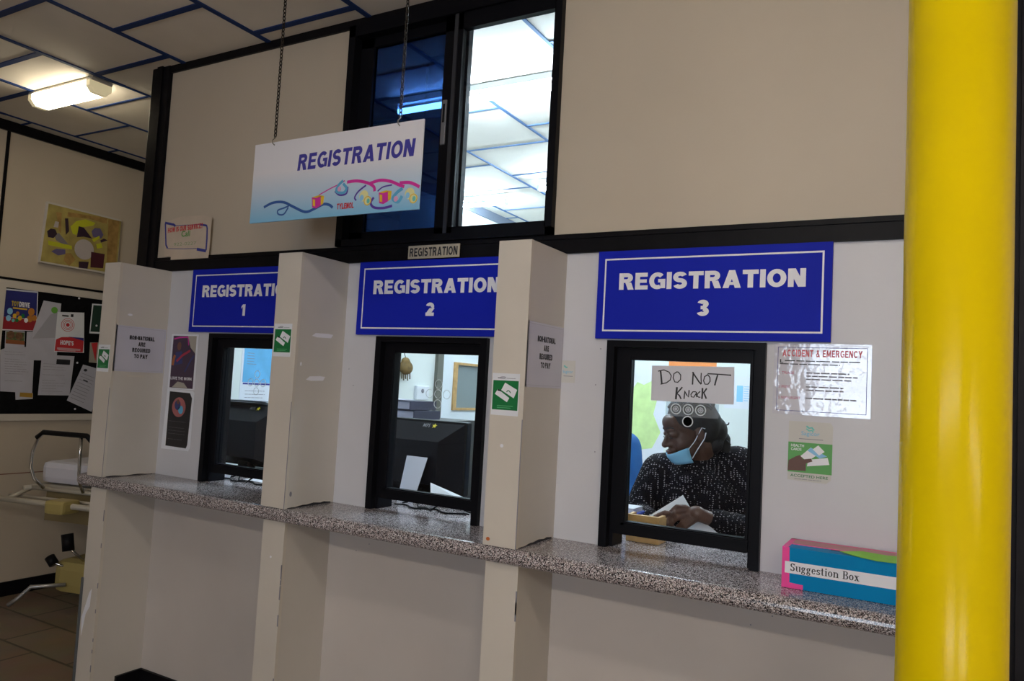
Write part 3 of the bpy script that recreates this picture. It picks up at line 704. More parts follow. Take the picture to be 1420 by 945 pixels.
# ------------------------------------------------------------------ papers on the counter wall
def lines(mb, fr, a0, a1, b0, b1, n, m, c, wob=.25, h=.35):
    for i in range(n):
        b = b1-(b1-b0)*(i+.5)/n; e = a1-(a1-a0)*random.uniform(0, wob); hh = (b1-b0)/n*h
        x = a0
        while x < e-.002:
            wd_ = min(random.uniform(.10, .22)*(a1-a0), e-x); mb.fbox(fr, x, x+wd_*.88, b-hh/2, b+hh/2, 0, c, m); x += wd_
def sheet(name, label, cat, fr, a0, a1, b0, b1, m=None, draw=None, group=None, th=.0008, corners=None):
    q = MB(); mm = m or M_PAPER
    pts = corners or [(a0, b0), (a1, b0), (a1, b1), (a0, b1)]
    q.poly(fr, pts, 0, th, mm)
    if draw: draw(q, fr, th)
    cen = fr.p(sum(p[0] for p in pts)/len(pts), sum(p[1] for p in pts)/len(pts), 0)
    return solo(name, q, None, label, cat, group, origin=cen)
def tr(fr, c): return Fr(fr.p(0, 0, c), fr.u, fr.v)
GW = wallF(D-.0012)
def nn(a0, a1, b0, b1):
    def d(q, fr, th):
        G2 = fr; h = (b1-b0); wv = a1-a0; c = th+.0003; cxx = (a0+a1)/2+.02*wv; top = b1-.20*h
        e = .006
        for r in ((a0+e, a1-e, b0+e, b0+e+.0015), (a0+e, a1-e, b1-e-.0015, b1-e), (a0+e, a0+e+.0015, b0+e, b1-e), (a1-e-.0015, a1-e, b0+e, b1-e)): q.fbox(G2, *r, 0, th+.0002, mat('laminate_edge', (.45, .45, .52), .25))
        for k, (s_, wd_) in enumerate((('NON-NATIONAL', .50), ('ARE', .14), ('REQUIRED', .36), ('TO PAY', .27))):
            z1_ = top-k*.135*h; block_text(q, G2, s_, cxx-wd_*wv/2, cxx+wd_*wv/2, z1_-.092*h, z1_, c, M_INK, .27, .06)
    return d
G1 = wallX(-3.359+.0002); a = (2.151, 2.43, 1.529, 1.746)
M_LAM = mat('laminated_sheet', (.56, .56, .66), .25, noise=.02, nscale=6)
sheet('laminated_notice', 'laminated notice in black capitals on the leftmost partition fin', 'notice', G1, 2.165, 2.43, 1.529, 1.746, M_LAM, nn(2.165, 2.43, 1.529, 1.746), 'laminated payment notices')
G3 = wallX(-1.169+.0002)
sheet('laminated_notice', 'laminated notice in black capitals on the right partition fin', 'notice', G3, 2.163, 2.434, 1.557, 1.774, M_LAM, nn(2.163, 2.434, 1.557, 1.774), 'laminated payment notices')
# green card stickers on fin fronts
def sticker(a0, a1, b0, b1, label, full=True):
    def d(q, fr, th):
        h = b1-b0; w_ = a1-a0; c = th+.0003
        q.fbox(fr, a0+.004, a1-.003, b0+.13*h, b1-.17*h, 0, c, M_GREEN)
        q.poly(fr, [(a0+.35*w_, b0+.60*h), (a0+.48*w_, b0+.78*h), (a0+.93*w_, b0+.62*h), (a0+.82*w_, b0+.42*h)], 0, c+.0004, M_WHITE)
        q.poly(fr, [(a0+.12*w_, b0+.50*h), (a0+.22*w_, b0+.62*h), (a0+.66*w_, b0+.42*h), (a0+.58*w_, b0+.32*h)], 0, c+.0003, M_WHITE)
        q.poly(fr, [(a0+.20*w_, b0+.585*h), (a0+.23*w_, b0+.62*h), (a0+.36*w_, b0+.59*h), (a0+.33*w_, b0+.565*h)], 0, c+.0006, M_INK)
        q.stroke(fr, [(a0+.55*w_, b0+.56*h), (a0+.60*w_, b0+.60*h), (a0+.66*w_, b0+.58*h), (a0+.70*w_, b0+.54*h)], .003, 0, c+.0008, M_GREEN)
        for k in range(2): q.fbox(fr, a0+.22*w_, a0+(.80-.08*k)*w_, b0+(.22-.045*k)*h, b0+(.235-.045*k)*h, 0, c+.0002, mat('pale_green_print', (.12, .45, .2), .5))
        q.stroke(fr, arc(a0+.40*w_, b1-.11*h, .12*w_, 150, 30, 8, .03*h), .0016, 0, c, M_GREYINK)
        q.fbox(fr, a0+.2*w_, a0+.48*w_, b1-.125*h, b1-.10*h, 0, c, M_GREYINK); q.fbox(fr, a0+.52*w_, a0+.85*w_, b1-.12*h, b1-.11*h, 0, c, M_GREYINK)
    return sheet('card_sticker', label, 'sticker', wallF(2.16-.0002), a0, a1, b0, b1, M_PAPER2, d, 'green card stickers on the fin edges', th=.0005)
sticker(-3.484+.012, -3.382, 1.523, 1.650, 'green and white card sticker on the leftmost fin edge')
sticker(-2.316, -2.220, 1.625, 1.756, 'green and white card sticker on the middle fin edge')
sticker(-1.289, -1.186, 1.459, 1.597, 'green and white card sticker on the right fin edge')
# accident and emergency sheet
def d(q, fr, th):
    c = th+.0003; a0, a1, b0, b1 = -.444, -.170, 1.516, 1.733; e = .011
    for r in ((a0+e, a1-e, b0+e, b0+e+.0016), (a0+e, a1-e, b1-e-.0016, b1-e), (a0+e, a0+e+.0016, b0+e, b1-e), (a1-e-.0016, a1-e, b0+e, b1-e)): q.fbox(fr, *r, 0, c, M_NAVY)
    block_text(q, fr, 'ACCIDENT & EMERGENCY', a0+.025, a1-.025, b1-.040, b1-.019, c, mat('soft_red_print', (.62, .12, .14), .5), .20, .13)
    q.text(fr, 'L', a0+.018, a0+.028, b1-.060, b1-.049, c, M_INK, bold=.03)
    lines(q, fr, a0+.032, a1-.020, b1-.056, b1-.050, 1, M_INK, c, .05, .5); lines(q, fr, a0+.018, a1-.08, b1-.066, b1-.060, 1, M_INK, c, .1, .5)
    for k, (zt, wdt, s_, nl) in enumerate(((.086, .040, '1. TRIAGE', 3), (.128, .030, '2. URGENT', 2), (.162, .060, '3. NON-URGENT', 1))):
        q.text(fr, s_, a0+.016, a0+.020+wdt, b1-zt-.008, b1-zt, c, mat('dull_red_print', (.45, .08, .18), .5), bold=.01)
        lines(q, fr, a0+.095, a1-.03, b1-zt-.009*nl, b1-zt+.002, nl, M_GREYINK, c, .3, .4)
sheet('laminated_notice', 'laminated notice titled Accident and Emergency in red, right of the third window', 'notice', GW, -.444, -.170, 1.516, 1.733,
      mat('glossy_laminate', (.60, .60, .68), .06, bump=1.0, bscale=28, coat=1.0), d)
def d(q, fr, th):
    c = th+.0003; a0, a1, b0, b1 = -.394, -.270, 1.318, 1.496
    q.poly(fr, [(a0, b0+.026), (a1, b0+.026), (a1, b1-.062), (a0, b1-.062)], 0, c, mat('leaf_green_print', (.10, .36, .09), .5))
    q.stroke(fr, [(a0+.05, b1-.012), (a0+.058, b1-.018), (a0+.066, b1-.016), (a0+.072, b1-.024)], .005, 0, c, M_TEAL); q.stroke(fr, [(a0+.05, b1-.020), (a0+.058, b1-.026), (a0+.066, b1-.024), (a0+.070, b1-.030)], .004, 0, c, M_TEAL)
    q.text(fr, 'Sagicor', a0+.036, a0+.088, b1-.044, b1-.028, c, mat('logo_blue', (.20, .48, .66), .5), bold=.01)
    q.fbox(fr, a0+.03, a0+.098, b1-.052, b1-.050, 0, c, M_GREYINK)
    q.text(fr, 'HEALTH', a0+.008, a0+.045, b1-.076, b1-.068, c+.0003, M_WHITE, bold=.02); q.text(fr, 'CARDS', a0+.008, a0+.038, b1-.087, b1-.079, c+.0003, M_WHITE, bold=.02)
    q.poly(fr, [(a0+.036, b1-.103), (a0+.064, b1-.075), (a0+.080, b1-.098), (a0+.055, b1-.118)], 0, c+.0004, M_WHITE)
    q.poly(fr, [(a0+.055, b1-.085), (a0+.064, b1-.075), (a0+.110, b1-.098), (a0+.090, b1-.106)], 0, c+.0006, M_LIGHTB)
    q.poly(fr, [(a0+.070, b1-.080), (a0+.085, b1-.067), (a0+.103, b1-.085), (a0+.088, b1-.097)], 0, c+.0008, M_WHITE)
    q.poly(fr, [(a0+.058, b1-.112), (a0+.112, b1-.102), (a0+.117, b1-.122), (a0+.055, b1-.132)], 0, c+.0008, M_WHITE)
    sk = mat('printed_hand', (.12, .055, .04), .5)
    q.poly(fr, [(a0, b1-.148), (a0+.002, b1-.118), (a0+.022, b1-.105), (a0+.034, b1-.100), (a0+.044, b1-.112), (a0+.066, b1-.108), (a0+.070, b1-.116), (a0+.052, b1-.124), (a0+.052, b1-.146)], 0, c+.001, sk)
    q.text(fr, 'ACCEPTED HERE', a0+.008, a1-.010, b0+.012, b0+.020, c, M_GREEN, bold=.01); lines(q, fr, a0+.02, a1-.02, b0+.004, b0+.008, 1, M_GREYINK, c)
sheet('card_sticker', 'white and green health card sticker under the red titled laminated notice', 'sticker', GW, -.394, -.270, 1.318, 1.496, mat('aged_paper', (.56, .55, .52), .5), d, th=.0005,
      corners=[(-.394, 1.32), (-.285, 1.317), (-.272, 1.328), (-.269, 1.486), (-.277, 1.497), (-.394, 1.497)])
def d(q, fr, th):
    q.stroke(fr, [(-1.160, 1.640), (-1.152, 1.634), (-1.146, 1.634)], .005, 0, th+.0003, M_TEAL); q.text(fr, 'Sagicor', -1.164, -1.124, 1.610, 1.624, th+.0003, mat('logo_blue', (.20, .48, .66), .5), bold=.01); q.fbox(fr, -1.160, -1.124, 1.602, 1.604, 0, th+.0002, M_GREYINK)
sheet('card_sticker', 'small pale sticker in the corner right of the right partition fin', 'sticker', GW, -1.168, -1.116, 1.580, 1.658, mat('aged_paper', (.56, .55, .52), .5), d, th=.0005)
# how is our service
def d(q, fr, th):
    c = th+.0003
    P = lambda a, b: (px(220+a/11.81, 290+b/11.81, D).x, px(220+a/11.81, 290+b/11.81, D).z)
    mb = mat('blue_marker', (.03, .04, .28), .5)
    q.stroke(fr, [P(165, 250), P(170, 400), P(175, 600), P(200, 655)], .010, 0, c, mb); q.stroke(fr, [P(160, 240), P(300, 270), P(330, 295)], .012, 0, c, mb)
    q.stroke(fr, [P(330, 285), P(550, 275), P(740, 268)], .003, 0, c, mb); q.stroke(fr, [P(740, 268), P(840, 285), P(850, 330), P(845, 500), P(830, 690)], .010, 0, c, mb)
    q.stroke(fr, [P(200, 660), P(450, 665), P(680, 660)], .003, 0, c, mb); q.stroke(fr, [P(680, 670), P(830, 700)], .014, 0, c, mb)
    a = P(205, 400); b = P(775, 320)
    fr2 = Fr(fr.p(a[0], a[1], 0), fr.p(b[0], b[1], 0)-fr.p(a[0], a[1], 0)); L = math.hypot(b[0]-a[0], b[1]-a[1])
    fr2 = Fr(fr2.o, fr2.u, Vector((0, 0, 1))-fr2.u*fr2.u.z); block_text(q, fr2, 'HOW IS OUR SERVICE?', 0, L, -.002, .024, c, M_RED, .25, .08)
    a = P(425, 470); b = P(570, 400); q.text(fr, 'Call', a[0], b[0], a[1], a[1]+.03, c, mat('green_ink', (.05, .28, .03), .5), bold=.015)
    a = P(300, 620); b = P(670, 560); q.text(fr, '922-0227', a[0], b[0], a[1], a[1]+.016, c, mat('pale_green_ink', (.25, .36, .18), .5))
P_ = lambda a, b: (px(220+a/11.81, 290+b/11.81, D).x, px(220+a/11.81, 290+b/11.81, D).z)
sheet('hand_drawn_poster', 'old cream paper with red heading and blue border stuck beside the dark post', 'poster', wallF(D-.0185), 0, 0, 0, 0, mat('old_cream_paper', (.56, .47, .38), .6, noise=.06, nscale=12), d, th=.0006,
      corners=[P_(145, 790), P_(255, 790), P_(250, 845), P_(865, 812), P_(890, 620), P_(925, 160), P_(800, 118), P_(420, 140), P_(150, 230)])
# two magazine pages
def d(q, fr, th):
    c = th+.0003; a0, a1, b0, b1 = -3.316, -3.140, 1.458, 1.722
    q.fbox(fr, a0+.012, a1+.008, b0+.004, b1-.004, 0, c, mat('page_plum', (.055, .03, .06), .4))
    q.poly(fr, [(a1-.055, b1-.004), (a1-.03, b1-.06), (a1+.008, b1-.09), (a1+.008, b1-.004)], 0, c+.0002, mat('page_beige', (.38, .35, .30), .5))
    q.stroke(fr, [(a0+.02, b1-.02), (a0+.06, b1-.012), (a1-.055, b1-.010), (a1-.045, b1-.05)], .007, 0, c+.0003, M_PINK)
    q.stroke(fr, [(a0+.05, b1-.13), (a0+.09, b1-.10), (a1-.03, b1-.075)], .012, 0, c+.0003, mat('page_red', (.36, .03, .06), .5))
    q.disc(fr, a0+.062, b1-.055, .015, .020, 0, c+.0004, mat('page_skin', (.16, .07, .045), .5)); q.poly(fr, [(a0+.03, b1-.15), (a0+.04, b1-.085), (a0+.085, b1-.08), (a0+.095, b1-.14)], 0, c+.0002, mat('page_blue', (.035, .045, .16), .5))
    q.stroke(fr, [(a0+.022, b1-.15), (a0+.028, b1-.12), (a0+.035, b1-.10)], .016, 0, c+.0004, mat('page_orange', (.40, .13, .03), .5))
    q.stroke(fr, [(a1-.06, b1-.18), (a1-.02, b1-.12), (a1, b1-.10)], .010, 0, c+.0003, mat('page_blue', (.035, .045, .16), .5))
    q.poly(fr, [(a0+.03, b0+.006), (a0+.07, b0+.035), (a1-.06, b0+.03), (a1-.03, b0+.006)], 0, c+.0003, mat('page_beige', (.38, .35, .30), .5))
    block_text(q, fr, 'LOVE THE WORK', a0+.016, a1-.002, b0+.044, b0+.058, c+.0006, M_WHITE, .18, .1)
sheet('magazine_page', 'colourful magazine page with a figure, upper of two left of the first window', 'poster', GW, -3.318, -3.118, 1.456, 1.726, M_PAPER2, d, 'magazine pages beside the first window', th=.0005)
def d(q, fr, th):
    c = th+.0003; a0, a1, b0, b1 = -3.316, -3.124, 1.163, 1.447
    q.poly(fr, [(a0+.018, b0+.014), (a1-.022, b0+.012), (a1-.014, b0+.03), (a1-.006, b1-.03), (a1-.024, b1-.006), (a0+.018, b1-.004)], 0, c, mat('page_black', (.012, .011, .014), .4))
    q.disc(fr, a0+.095, b1-.078, .050, .048, 0, c+.0003, mat('page_rose', (.38, .12, .12), .5)); q.disc(fr, a0+.085, b1-.068, .022, .024, 0, c+.0006, mat('page_blue', (.035, .045, .16), .5)); q.disc(fr, a0+.11, b1-.09, .018, .02, 0, c+.0006, M_SKY)
    q.disc(fr, a0+.087, b1-.052, .010, .012, 0, c+.0009, mat('page_skin', (.16, .07, .045), .5))
    for zt in (.145, .175, .190, .205, .232): lines(q, fr, a0+.03, a1-.035, b1-zt-.006, b1-zt, 1, mat('dim_print', (.10, .10, .11), .5), c+.0002, .15)
sheet('magazine_page', 'black magazine page with a round picture, lower of two left of the first window', 'poster', GW, -3.322, -3.120, 1.160, 1.450, M_PAPER2, d, 'magazine pages beside the first window', th=.0005,
      corners=[(-3.330, 1.160), (-3.128, 1.163), (-3.116, 1.18), (-3.116, 1.445), (-3.128, 1.452), (-3.318, 1.4555)])
# do not knock sheet taped on the glass of window 3
GN = wallF(D+.0155)
def d(q, fr, th):
    c = th+.0004
    K = lambda a, b: (px(900+a/8.592, 500+b/8.592, D+.017).x, px(900+a/8.592, 500+b/8.592, D+.017).z)
    def st(pts, w=.0026):
        q.stroke(fr, [K(*p) for p in pts], w*1.35, 0, c, M_INK)
    st([(140, 125), (148, 200), (155, 280)], .0042); st([(110, 130), (180, 115), (240, 140), (268, 185), (255, 235), (210, 268), (140, 285)])
    st([(335, 138), (300, 160), (290, 210), (310, 258), (345, 262), (378, 230), (380, 175), (350, 140), (330, 138)])
    st([(520, 290), (525, 210), (530, 140)], .0034); st([(520, 140), (560, 200), (600, 260), (625, 285)], .0034); st([(625, 285), (622, 200), (625, 150)])
    st([(705, 170), (665, 195), (652, 245), (670, 285), (705, 285), (730, 250), (728, 205), (705, 175)])
    st([(700, 160), (800, 165), (900, 172), (975, 178)], .0028); st([(820, 175), (800, 240), (785, 300)], .0036)
    st([(335, 320), (328, 400), (322, 465)], .0048); st([(400, 320), (360, 365), (335, 395), (365, 420), (385, 462)], .0034)
    st([(420, 460), (425, 400), (425, 365), (450, 410), (472, 440), (478, 385), (480, 355)], .003)
    st([(560, 375), (525, 375), (502, 405), (505, 435), (535, 440), (562, 400), (565, 375), (570, 440)], .0026)
    st([(612, 370), (580, 400), (575, 425), (595, 440), (615, 440)], .0026)
    st([(640, 330), (638, 400), (632, 460)], .004); st([(690, 335), (655, 385), (665, 410), (685, 458)], .0036)
    q.disc(fr, *K(970, 178), .0028, .0028, 0, c, M_INK, 10)
K = lambda a, b: (px(900+a/8.592, 500+b/8.592, D+.017).x, px(900+a/8.592, 500+b/8.592, D+.017).z)
sheet('handwritten_notice', 'white sheet handwritten DO NOT KNOCK taped on the glass of the third window', 'notice', GN, 0, 0, 0, 0, mat('backlit_paper', (.62, .63, .70), .6), d, th=.0006,
      corners=[K(25, 478), K(1012, 530), K(1020, 80), K(38, 62)])
# ------------------------------------------------------------------ suggestion box
bx0, bx1, by0, by1, bz = -.374, .02, 2.272, 2.425, ZC1
t = thing('suggestion_box', 'blue suggestion box edged in pink tape standing on the counter beside the column', 'box', (-.18, 2.33, bz+.0005))
M_CYAN = mat('cyan_card', (.0, .22, .50), .5, spec=.1); M_HOT = mat('hot_pink_tape', (.85, .05, .32), .4)
hgt = .112
part('carton', MB().box((bx0, by0, bz+.001), (bx1, by1, bz+hgt), M_CYAN), M_CYAN, t)
q = MB(); G = wallF(by0)
q.poly(G, [(bx0-.001, bz+.001), (bx0+.056, bz+.001), (bx0+.056, bz+.014), (bx0+.020, bz+.016), (bx0+.018, bz+hgt+.001), (bx0-.001, bz+hgt+.001)], 0, .001, M_HOT)
q.box((bx0-.001, by0-.0005, bz+.001), (bx0, by1, bz+hgt+.001), M_HOT); q.box((bx0-.001, by0, bz+hgt), (bx0+.014, by1, bz+hgt+.0012), M_HOT)
q.box((bx0, by1-.012, bz+hgt), (bx1, by1, bz+hgt+.0012), M_HOT); q.box((bx0+.014, by0+.060, bz+hgt), (bx1, by0+.068, bz+hgt+.0012), M_HOT); q.box((bx0+.01, by0+.068, bz+hgt), (bx1, by1-.012, bz+hgt+.001), mat('old_pink_card', (.55, .25, .28), .5))
part('pink_tape', q, None, t, label='hot pink tape round the edges')
part('slot', MB().box((bx0+.12, by0+.048, bz+hgt), (bx0+.165, by0+.056, bz+hgt+.0009)), M_INK, t)
q = MB(); q.fbox(G, bx0+.007, bx1, bz+.042, bz+.074, 0, .0014, M_WHITE)
block_text(q, G, 'Suggestion Box', bx0+.022, bx0+.198, bz+.049, bz+.070, .0018, M_INK, .17, .10, face=serifed)
part('paper_label', q, None, t, label='white strip reading Suggestion Box')
q = MB(); pts = []
q.add([(bx0+.145, by0+.03, bz+hgt+.003), (bx0+.20, by0-.004, bz+hgt+.001), (bx0+.24, by0-.006, bz+hgt-.002), (bx0+.30, by0-.004, bz+hgt-.001), (bx1, by0, bz+hgt+.004), (bx1, by0+.06, bz+hgt+.014), (bx0+.26, by0+.05, bz+hgt+.006), (bx0+.20, by0+.045, bz+hgt+.009)], [(0, 1, 7), (1, 2, 6, 7), (2, 3, 6), (3, 4, 5, 6)])
o = solo('green_ribbon', q, mat('lime_tape', (.22, .62, .02), .35), 'crumpled lime green strip lying on top of the suggestion box', 'ribbon', origin=(bx0+.2, by0+.02, bz+hgt+.001))
sm_ = o.modifiers.new('thick', 'SOLIDIFY'); sm_.thickness = .0012; sm_.offset = 1
# ------------------------------------------------------------------ left wall: painting and board
GL = wallX(XL)
def pl(u, v, c=0):
    d_ = fw+(u-710)/F_PX*RT-(v-472.5)/F_PX*UP; p = CAM+d_*((XL+.03)/d_.x); return (p.y, p.z)
t = thing('painting', 'small abstract painting of yellow and violet shapes on the corridor wall above the pin board', 'painting', (XL, 3.13, 2.23))
GC = wallX(XL+.002)
part('stretcher_frame', MB().poly(GC, [(2.845, 2.228), (3.40, 2.222), (3.40, 2.642), (2.862, 2.652)], 0, .026), mat('canvas_edge', (.55, .52, .48), .7), t)
q = MB(); GP = wallX(XL+.0282)
q.poly(GP, [(2.850, 2.238), (3.395, 2.236), (3.398, 2.630), (2.868, 2.638)], 0, .0006, mat('painting_ochre', (.36, .29, .085), .6, noise=.3, nscale=9))
Q = lambda a, b: pl(40+a/7.87, 270+b/7.87)
def pp(pts, m, c): q.poly(GP, list(reversed([Q(*p) for p in pts])), 0, c, m)
m_y = mat('paint_lemon', (.50, .52, .02), .5); m_v = mat('paint_violet', (.12, .10, .22), .5); m_d = mat('paint_aubergine', (.03, .012, .03), .5); m_w = mat('paint_grey_white', (.45, .41, .41), .6); m_mr = mat('paint_maroon', (.06, .01, .02), .5); m_g = mat('paint_grey', (.20, .18, .20), .6); m_o = mat('paint_tan', (.33, .20, .06), .6, noise=.3, nscale=20)
pp([(870, 270), (990, 290), (950, 740), (850, 740)], m_o, .0010); pp([(430, 190), (860, 260), (850, 320), (640, 260), (420, 240)], m_o, .0009); pp([(300, 190), (360, 200), (350, 420), (330, 400)], m_o, .0010)
pp([(455, 350), (520, 290), (620, 270), (730, 310), (700, 340), (560, 360), (520, 440), (480, 430)], m_y, .0012); pp([(210, 500), (470, 560), (470, 600), (215, 550)], m_y, .0016)
pp([(395, 260), (430, 260), (440, 400), (405, 440)], m_d, .0013); pp([(545, 345), (600, 360), (690, 480), (600, 460), (525, 465)], m_d, .0014); pp([(545, 730), (655, 735), (640, 810), (545, 800)], m_d, .0013); pp([(780, 500), (820, 480), (860, 500), (790, 525)], m_d, .0018)
pp([(270, 430), (330, 420), (430, 540), (380, 545), (300, 500)], m_g, .0013); pp([(245, 620), (300, 590), (400, 600), (400, 650), (320, 665)], m_v, .0012); pp([(200, 400), (240, 370), (290, 380), (310, 430), (270, 475), (210, 465)], m_d, .0015); pp([(290, 290), (330, 300), (320, 360), (270, 355)], m_w, .0014)
pp([(685, 400), (720, 365), (780, 370), (815, 440), (790, 480), (700, 460)], m_v, .0015); pp([(690, 490), (770, 450), (775, 475), (710, 520)], m_y, .0019); pp([(735, 540), (790, 530), (805, 580), (745, 590)], m_y, .0019)
pp([(400, 640), (460, 640), (510, 710), (440, 780), (380, 720)], m_o, .0013)
c1 = Q(605, 600); q.disc(GP, c1[0], c1[1], .070, .072, 0, .0021, m_w, 28)
pp([(680, 625), (828, 650), (810, 805), (672, 795)], m_mr, .0025)
part('canvas', q, None, t, label='canvas painted with yellow, violet, maroon and pale shapes')
# pin board
t = thing('pin_board', 'large black pin board in a cream frame hung on the corridor wall', 'board', (XL, 3.5, 1.15))
part('panel', MB().fbox(GL, 2.655, 4.75, 1.20, 2.03, .001, .012), mat('black_felt', (.006, .006, .007), .9, spec=.08, noise=.3, nscale=40), t)
q = MB()
for r in ((2.615, 4.79, 1.155, 1.20), (2.615, 4.79, 2.03, 2.078), (2.615, 2.655, 1.20, 2.03), (4.75, 4.79, 1.20, 2.03)): q.fbox(GL, *r, .001, .022)
part('frame', q, M_STRIP, t, label='cream wooden frame')
GB = wallX(XL+.0125)
def plb(u, v):
    d_ = fw+(u-710)/F_PX*RT-(v-472.5)/F_PX*UP; p = CAM+d_*((XL+.0125)/d_.x); return (p.y, p.z)
BZ = lambda a, b: plb(a/4.727, 380+b/4.727)
def bsheet(name, label, cat, corners, m, draw=None, c=0, group='papers on the pin board'):
    fr = wallX(XL+.0125+c); pts = list(reversed([BZ(*p) for p in corners]))
    return sheet(name, label, cat, fr, 0, 0, 0, 0, m, draw, group, th=.0006, corners=pts)
m_pw = mat('dull_white_paper', (.50, .50, .58), .6, noise=.04, nscale=12)
def d(q, fr, th):
    c = th+.0003; R_ = lambda pts, m, cc=0: q.poly(fr, list(reversed([BZ(*p) for p in pts])), 0, c+cc, m)
    R_([(30, 105), (244, 125), (238, 300), (18, 280)], mat('poster_blue', (.02, .025, .17), .4)); R_([(18, 280), (238, 305), (225, 372), (12, 362)], mat('poster_red', (.32, .02, .03), .4), .0002)
    a = BZ(75, 200); b = BZ(195, 200); block_text(q, fr, 'TOY', a[0], a[0]+(b[0]-a[0])*.4, a[1]-.010, a[1]+.024, c+.0004, mat('poster_gold', (.50, .38, .03), .5), .25, .06); block_text(q, fr, 'DRIVE', a[0]+(b[0]-a[0])*.42, b[0], a[1]-.010, a[1]+.024, c+.0004, M_WHITE, .25, .06)
    a = BZ(85, 218); q.fbox(fr, a[0], a[0]+.09, a[1]-.01, a[1], 0, c+.0004, M_GOLD)
    cols = [M_LIGHTB, M_GOLD, M_RED, M_TEAL, mat('poster_orange', (.5, .2, .03), .5), M_GREEN, M_WHITE]
    for (u, v, r) in ((65, 245, .022), (55, 290, .020), (95, 275, .015), (115, 260, .014), (130, 290, .016), (150, 275, .013), (110, 305, .013), (205, 250, .026), (195, 295, .024), (170, 305, .016), (225, 290, .02), (85, 305, .012)):
        p = BZ(u, v); k = random.choice(cols) if r < .02 else (mat('poster_orange', (.5, .2, .03), .5) if u > 150 else M_LIGHTB); q.disc(fr, p[0], p[1], r*.8, r, 0, c+.0006+random.random()*.0006, k, 14)
bsheet('toy_poster', 'dark blue and red poster of toys at the top left of the pin board', 'poster', [(28, 95), (250, 115), (240, 375), (8, 370)], M_PAPER2, d)
def d(q, fr, th):
    c = th+.0003; R_ = lambda pts, m, cc=0: q.poly(fr, list(reversed([BZ(*p) for p in pts])), 0, c+cc, m)
    R_([(40, 378), (160, 385), (158, 440), (38, 430)], mat('food_green', (.10, .13, .05), .6, noise=.5, nscale=60)); R_([(38, 430), (160, 440), (160, 466), (36, 456)], mat('rust_band', (.28, .09, .03), .5), .0002)
    for u, v in ((70, 400), (125, 408)): p = BZ(u, v); q.disc(fr, *p, .024, .026, 0, c+.0005, mat('food_brown', (.16, .08, .04), .6, noise=.4, nscale=60), 18)
bsheet('food_leaflet', 'leaflet with two dishes of food, peeping out under the toy poster', 'poster', [(36, 374), (162, 378), (160, 500), (30, 500)], m_pw, d)
def d(q, fr, th):
    c = th+.0003
    for k in range(13): 
        if k in (2, 10, 11): continue
        p = BZ(30, 505+k*16); e = BZ(200 if k % 3 else 150, 515+k*16); lines(q, fr, p[0], e[0], p[1]-.008, p[1], 1, M_GREYINK, c, .2, .25)
bsheet('printed_letter', 'white typed letter under the food leaflet at the left of the pin board', 'paper', [(50, 480), (225, 480), (210, 782), (0, 770), (0, 500)], m_pw, d, .0008)
def d(q, fr, th):
    c = th+.0003; a = BZ(370, 572); e = BZ(460, 572); q.fbox(fr, a[0], e[0], a[1]-.022, a[1]+.014, 0, c, M_INK)
    for k in range(11):
        if k in (3, 5): continue
        p = BZ(285-k*1.5, 585+k*18); e = BZ(440-k*1.5 if k % 3 else 370, 590+k*18); lines(q, fr, p[0], e[0], p[1]-.008, p[1], 1, M_GREYINK, c, .1, .25)
bsheet('printed_letter', 'white typed letter with a black heading bar at the bottom middle of the pin board', 'paper', [(275, 530), (488, 540), (455, 798), (248, 795)], m_pw, d)
bsheet('curled_sheet', 'blank white sheet, the lower one behind the tall slanting sheet', 'paper', [(175, 380), (380, 380), (370, 570), (165, 565)], m_pw, None, .0018)
def d(q, fr, th):
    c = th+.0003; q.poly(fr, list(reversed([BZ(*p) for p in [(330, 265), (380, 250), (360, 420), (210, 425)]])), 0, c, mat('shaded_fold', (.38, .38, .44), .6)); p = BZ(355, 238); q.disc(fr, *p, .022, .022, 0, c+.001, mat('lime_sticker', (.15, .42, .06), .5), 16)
bsheet('slanting_sheet', 'tall slanting white sheet with a round green sticker near its top', 'paper', [(285, 175), (400, 195), (375, 440), (200, 435), (215, 370)], m_pw, d, .0028)
def d(q, fr, th):
    c = th+.0003; R_ = lambda pts, m, cc=0: q.poly(fr, list(reversed([BZ(*p) for p in pts])), 0, c+cc, m)
    R_([(365, 430), (400, 415), (470, 415), (546, 440), (540, 515), (355, 505)], M_RED); R_([(440, 412), (546, 420), (546, 440), (480, 420)], M_NAVY, .0002)
    p = BZ(442, 335)
    for r in (.045, .034, .024): q.ring(fr, p[0], p[1], r, .0035, 0, c, M_RED, 24)
    q.disc(fr, p[0], p[1], .013, .013, 0, c, M_RED, 16); a = BZ(405, 272); q.fbox(fr, a[0], a[0]+.045, a[1]-.006, a[1]+.004, 0, c, M_INK); a = BZ(462, 275); q.fbox(fr, a[0], a[0]+.018, a[1]-.008, a[1]+.012, 0, c, M_INK)
    a = BZ(392, 455); e = BZ(480, 455); block_text(q, fr, "HOPE'S", a[0], e[0], a[1]-.01, a[1]+.022, c+.0004, M_WHITE, .25, .06); a = BZ(372, 478); e = BZ(525, 485); q.fbox(fr, a[0], e[0], a[1]-.018, a[1]-.004, 0, c+.0004, mat('pale_pink_print', (.6, .35, .38), .5)); a = BZ(380, 492); q.fbox(fr, a[0], a[0]+.12, a[1]-.010, a[1]-.004, 0, c+.0004, mat('pale_pink_print', (.6, .35, .38), .5))
bsheet('red_leaflet', 'white leaflet with a red target and a red foot on the pin board', 'poster', [(375, 250), (550, 255), (548, 518), (352, 510)], M_PAPER2, d, .0042)
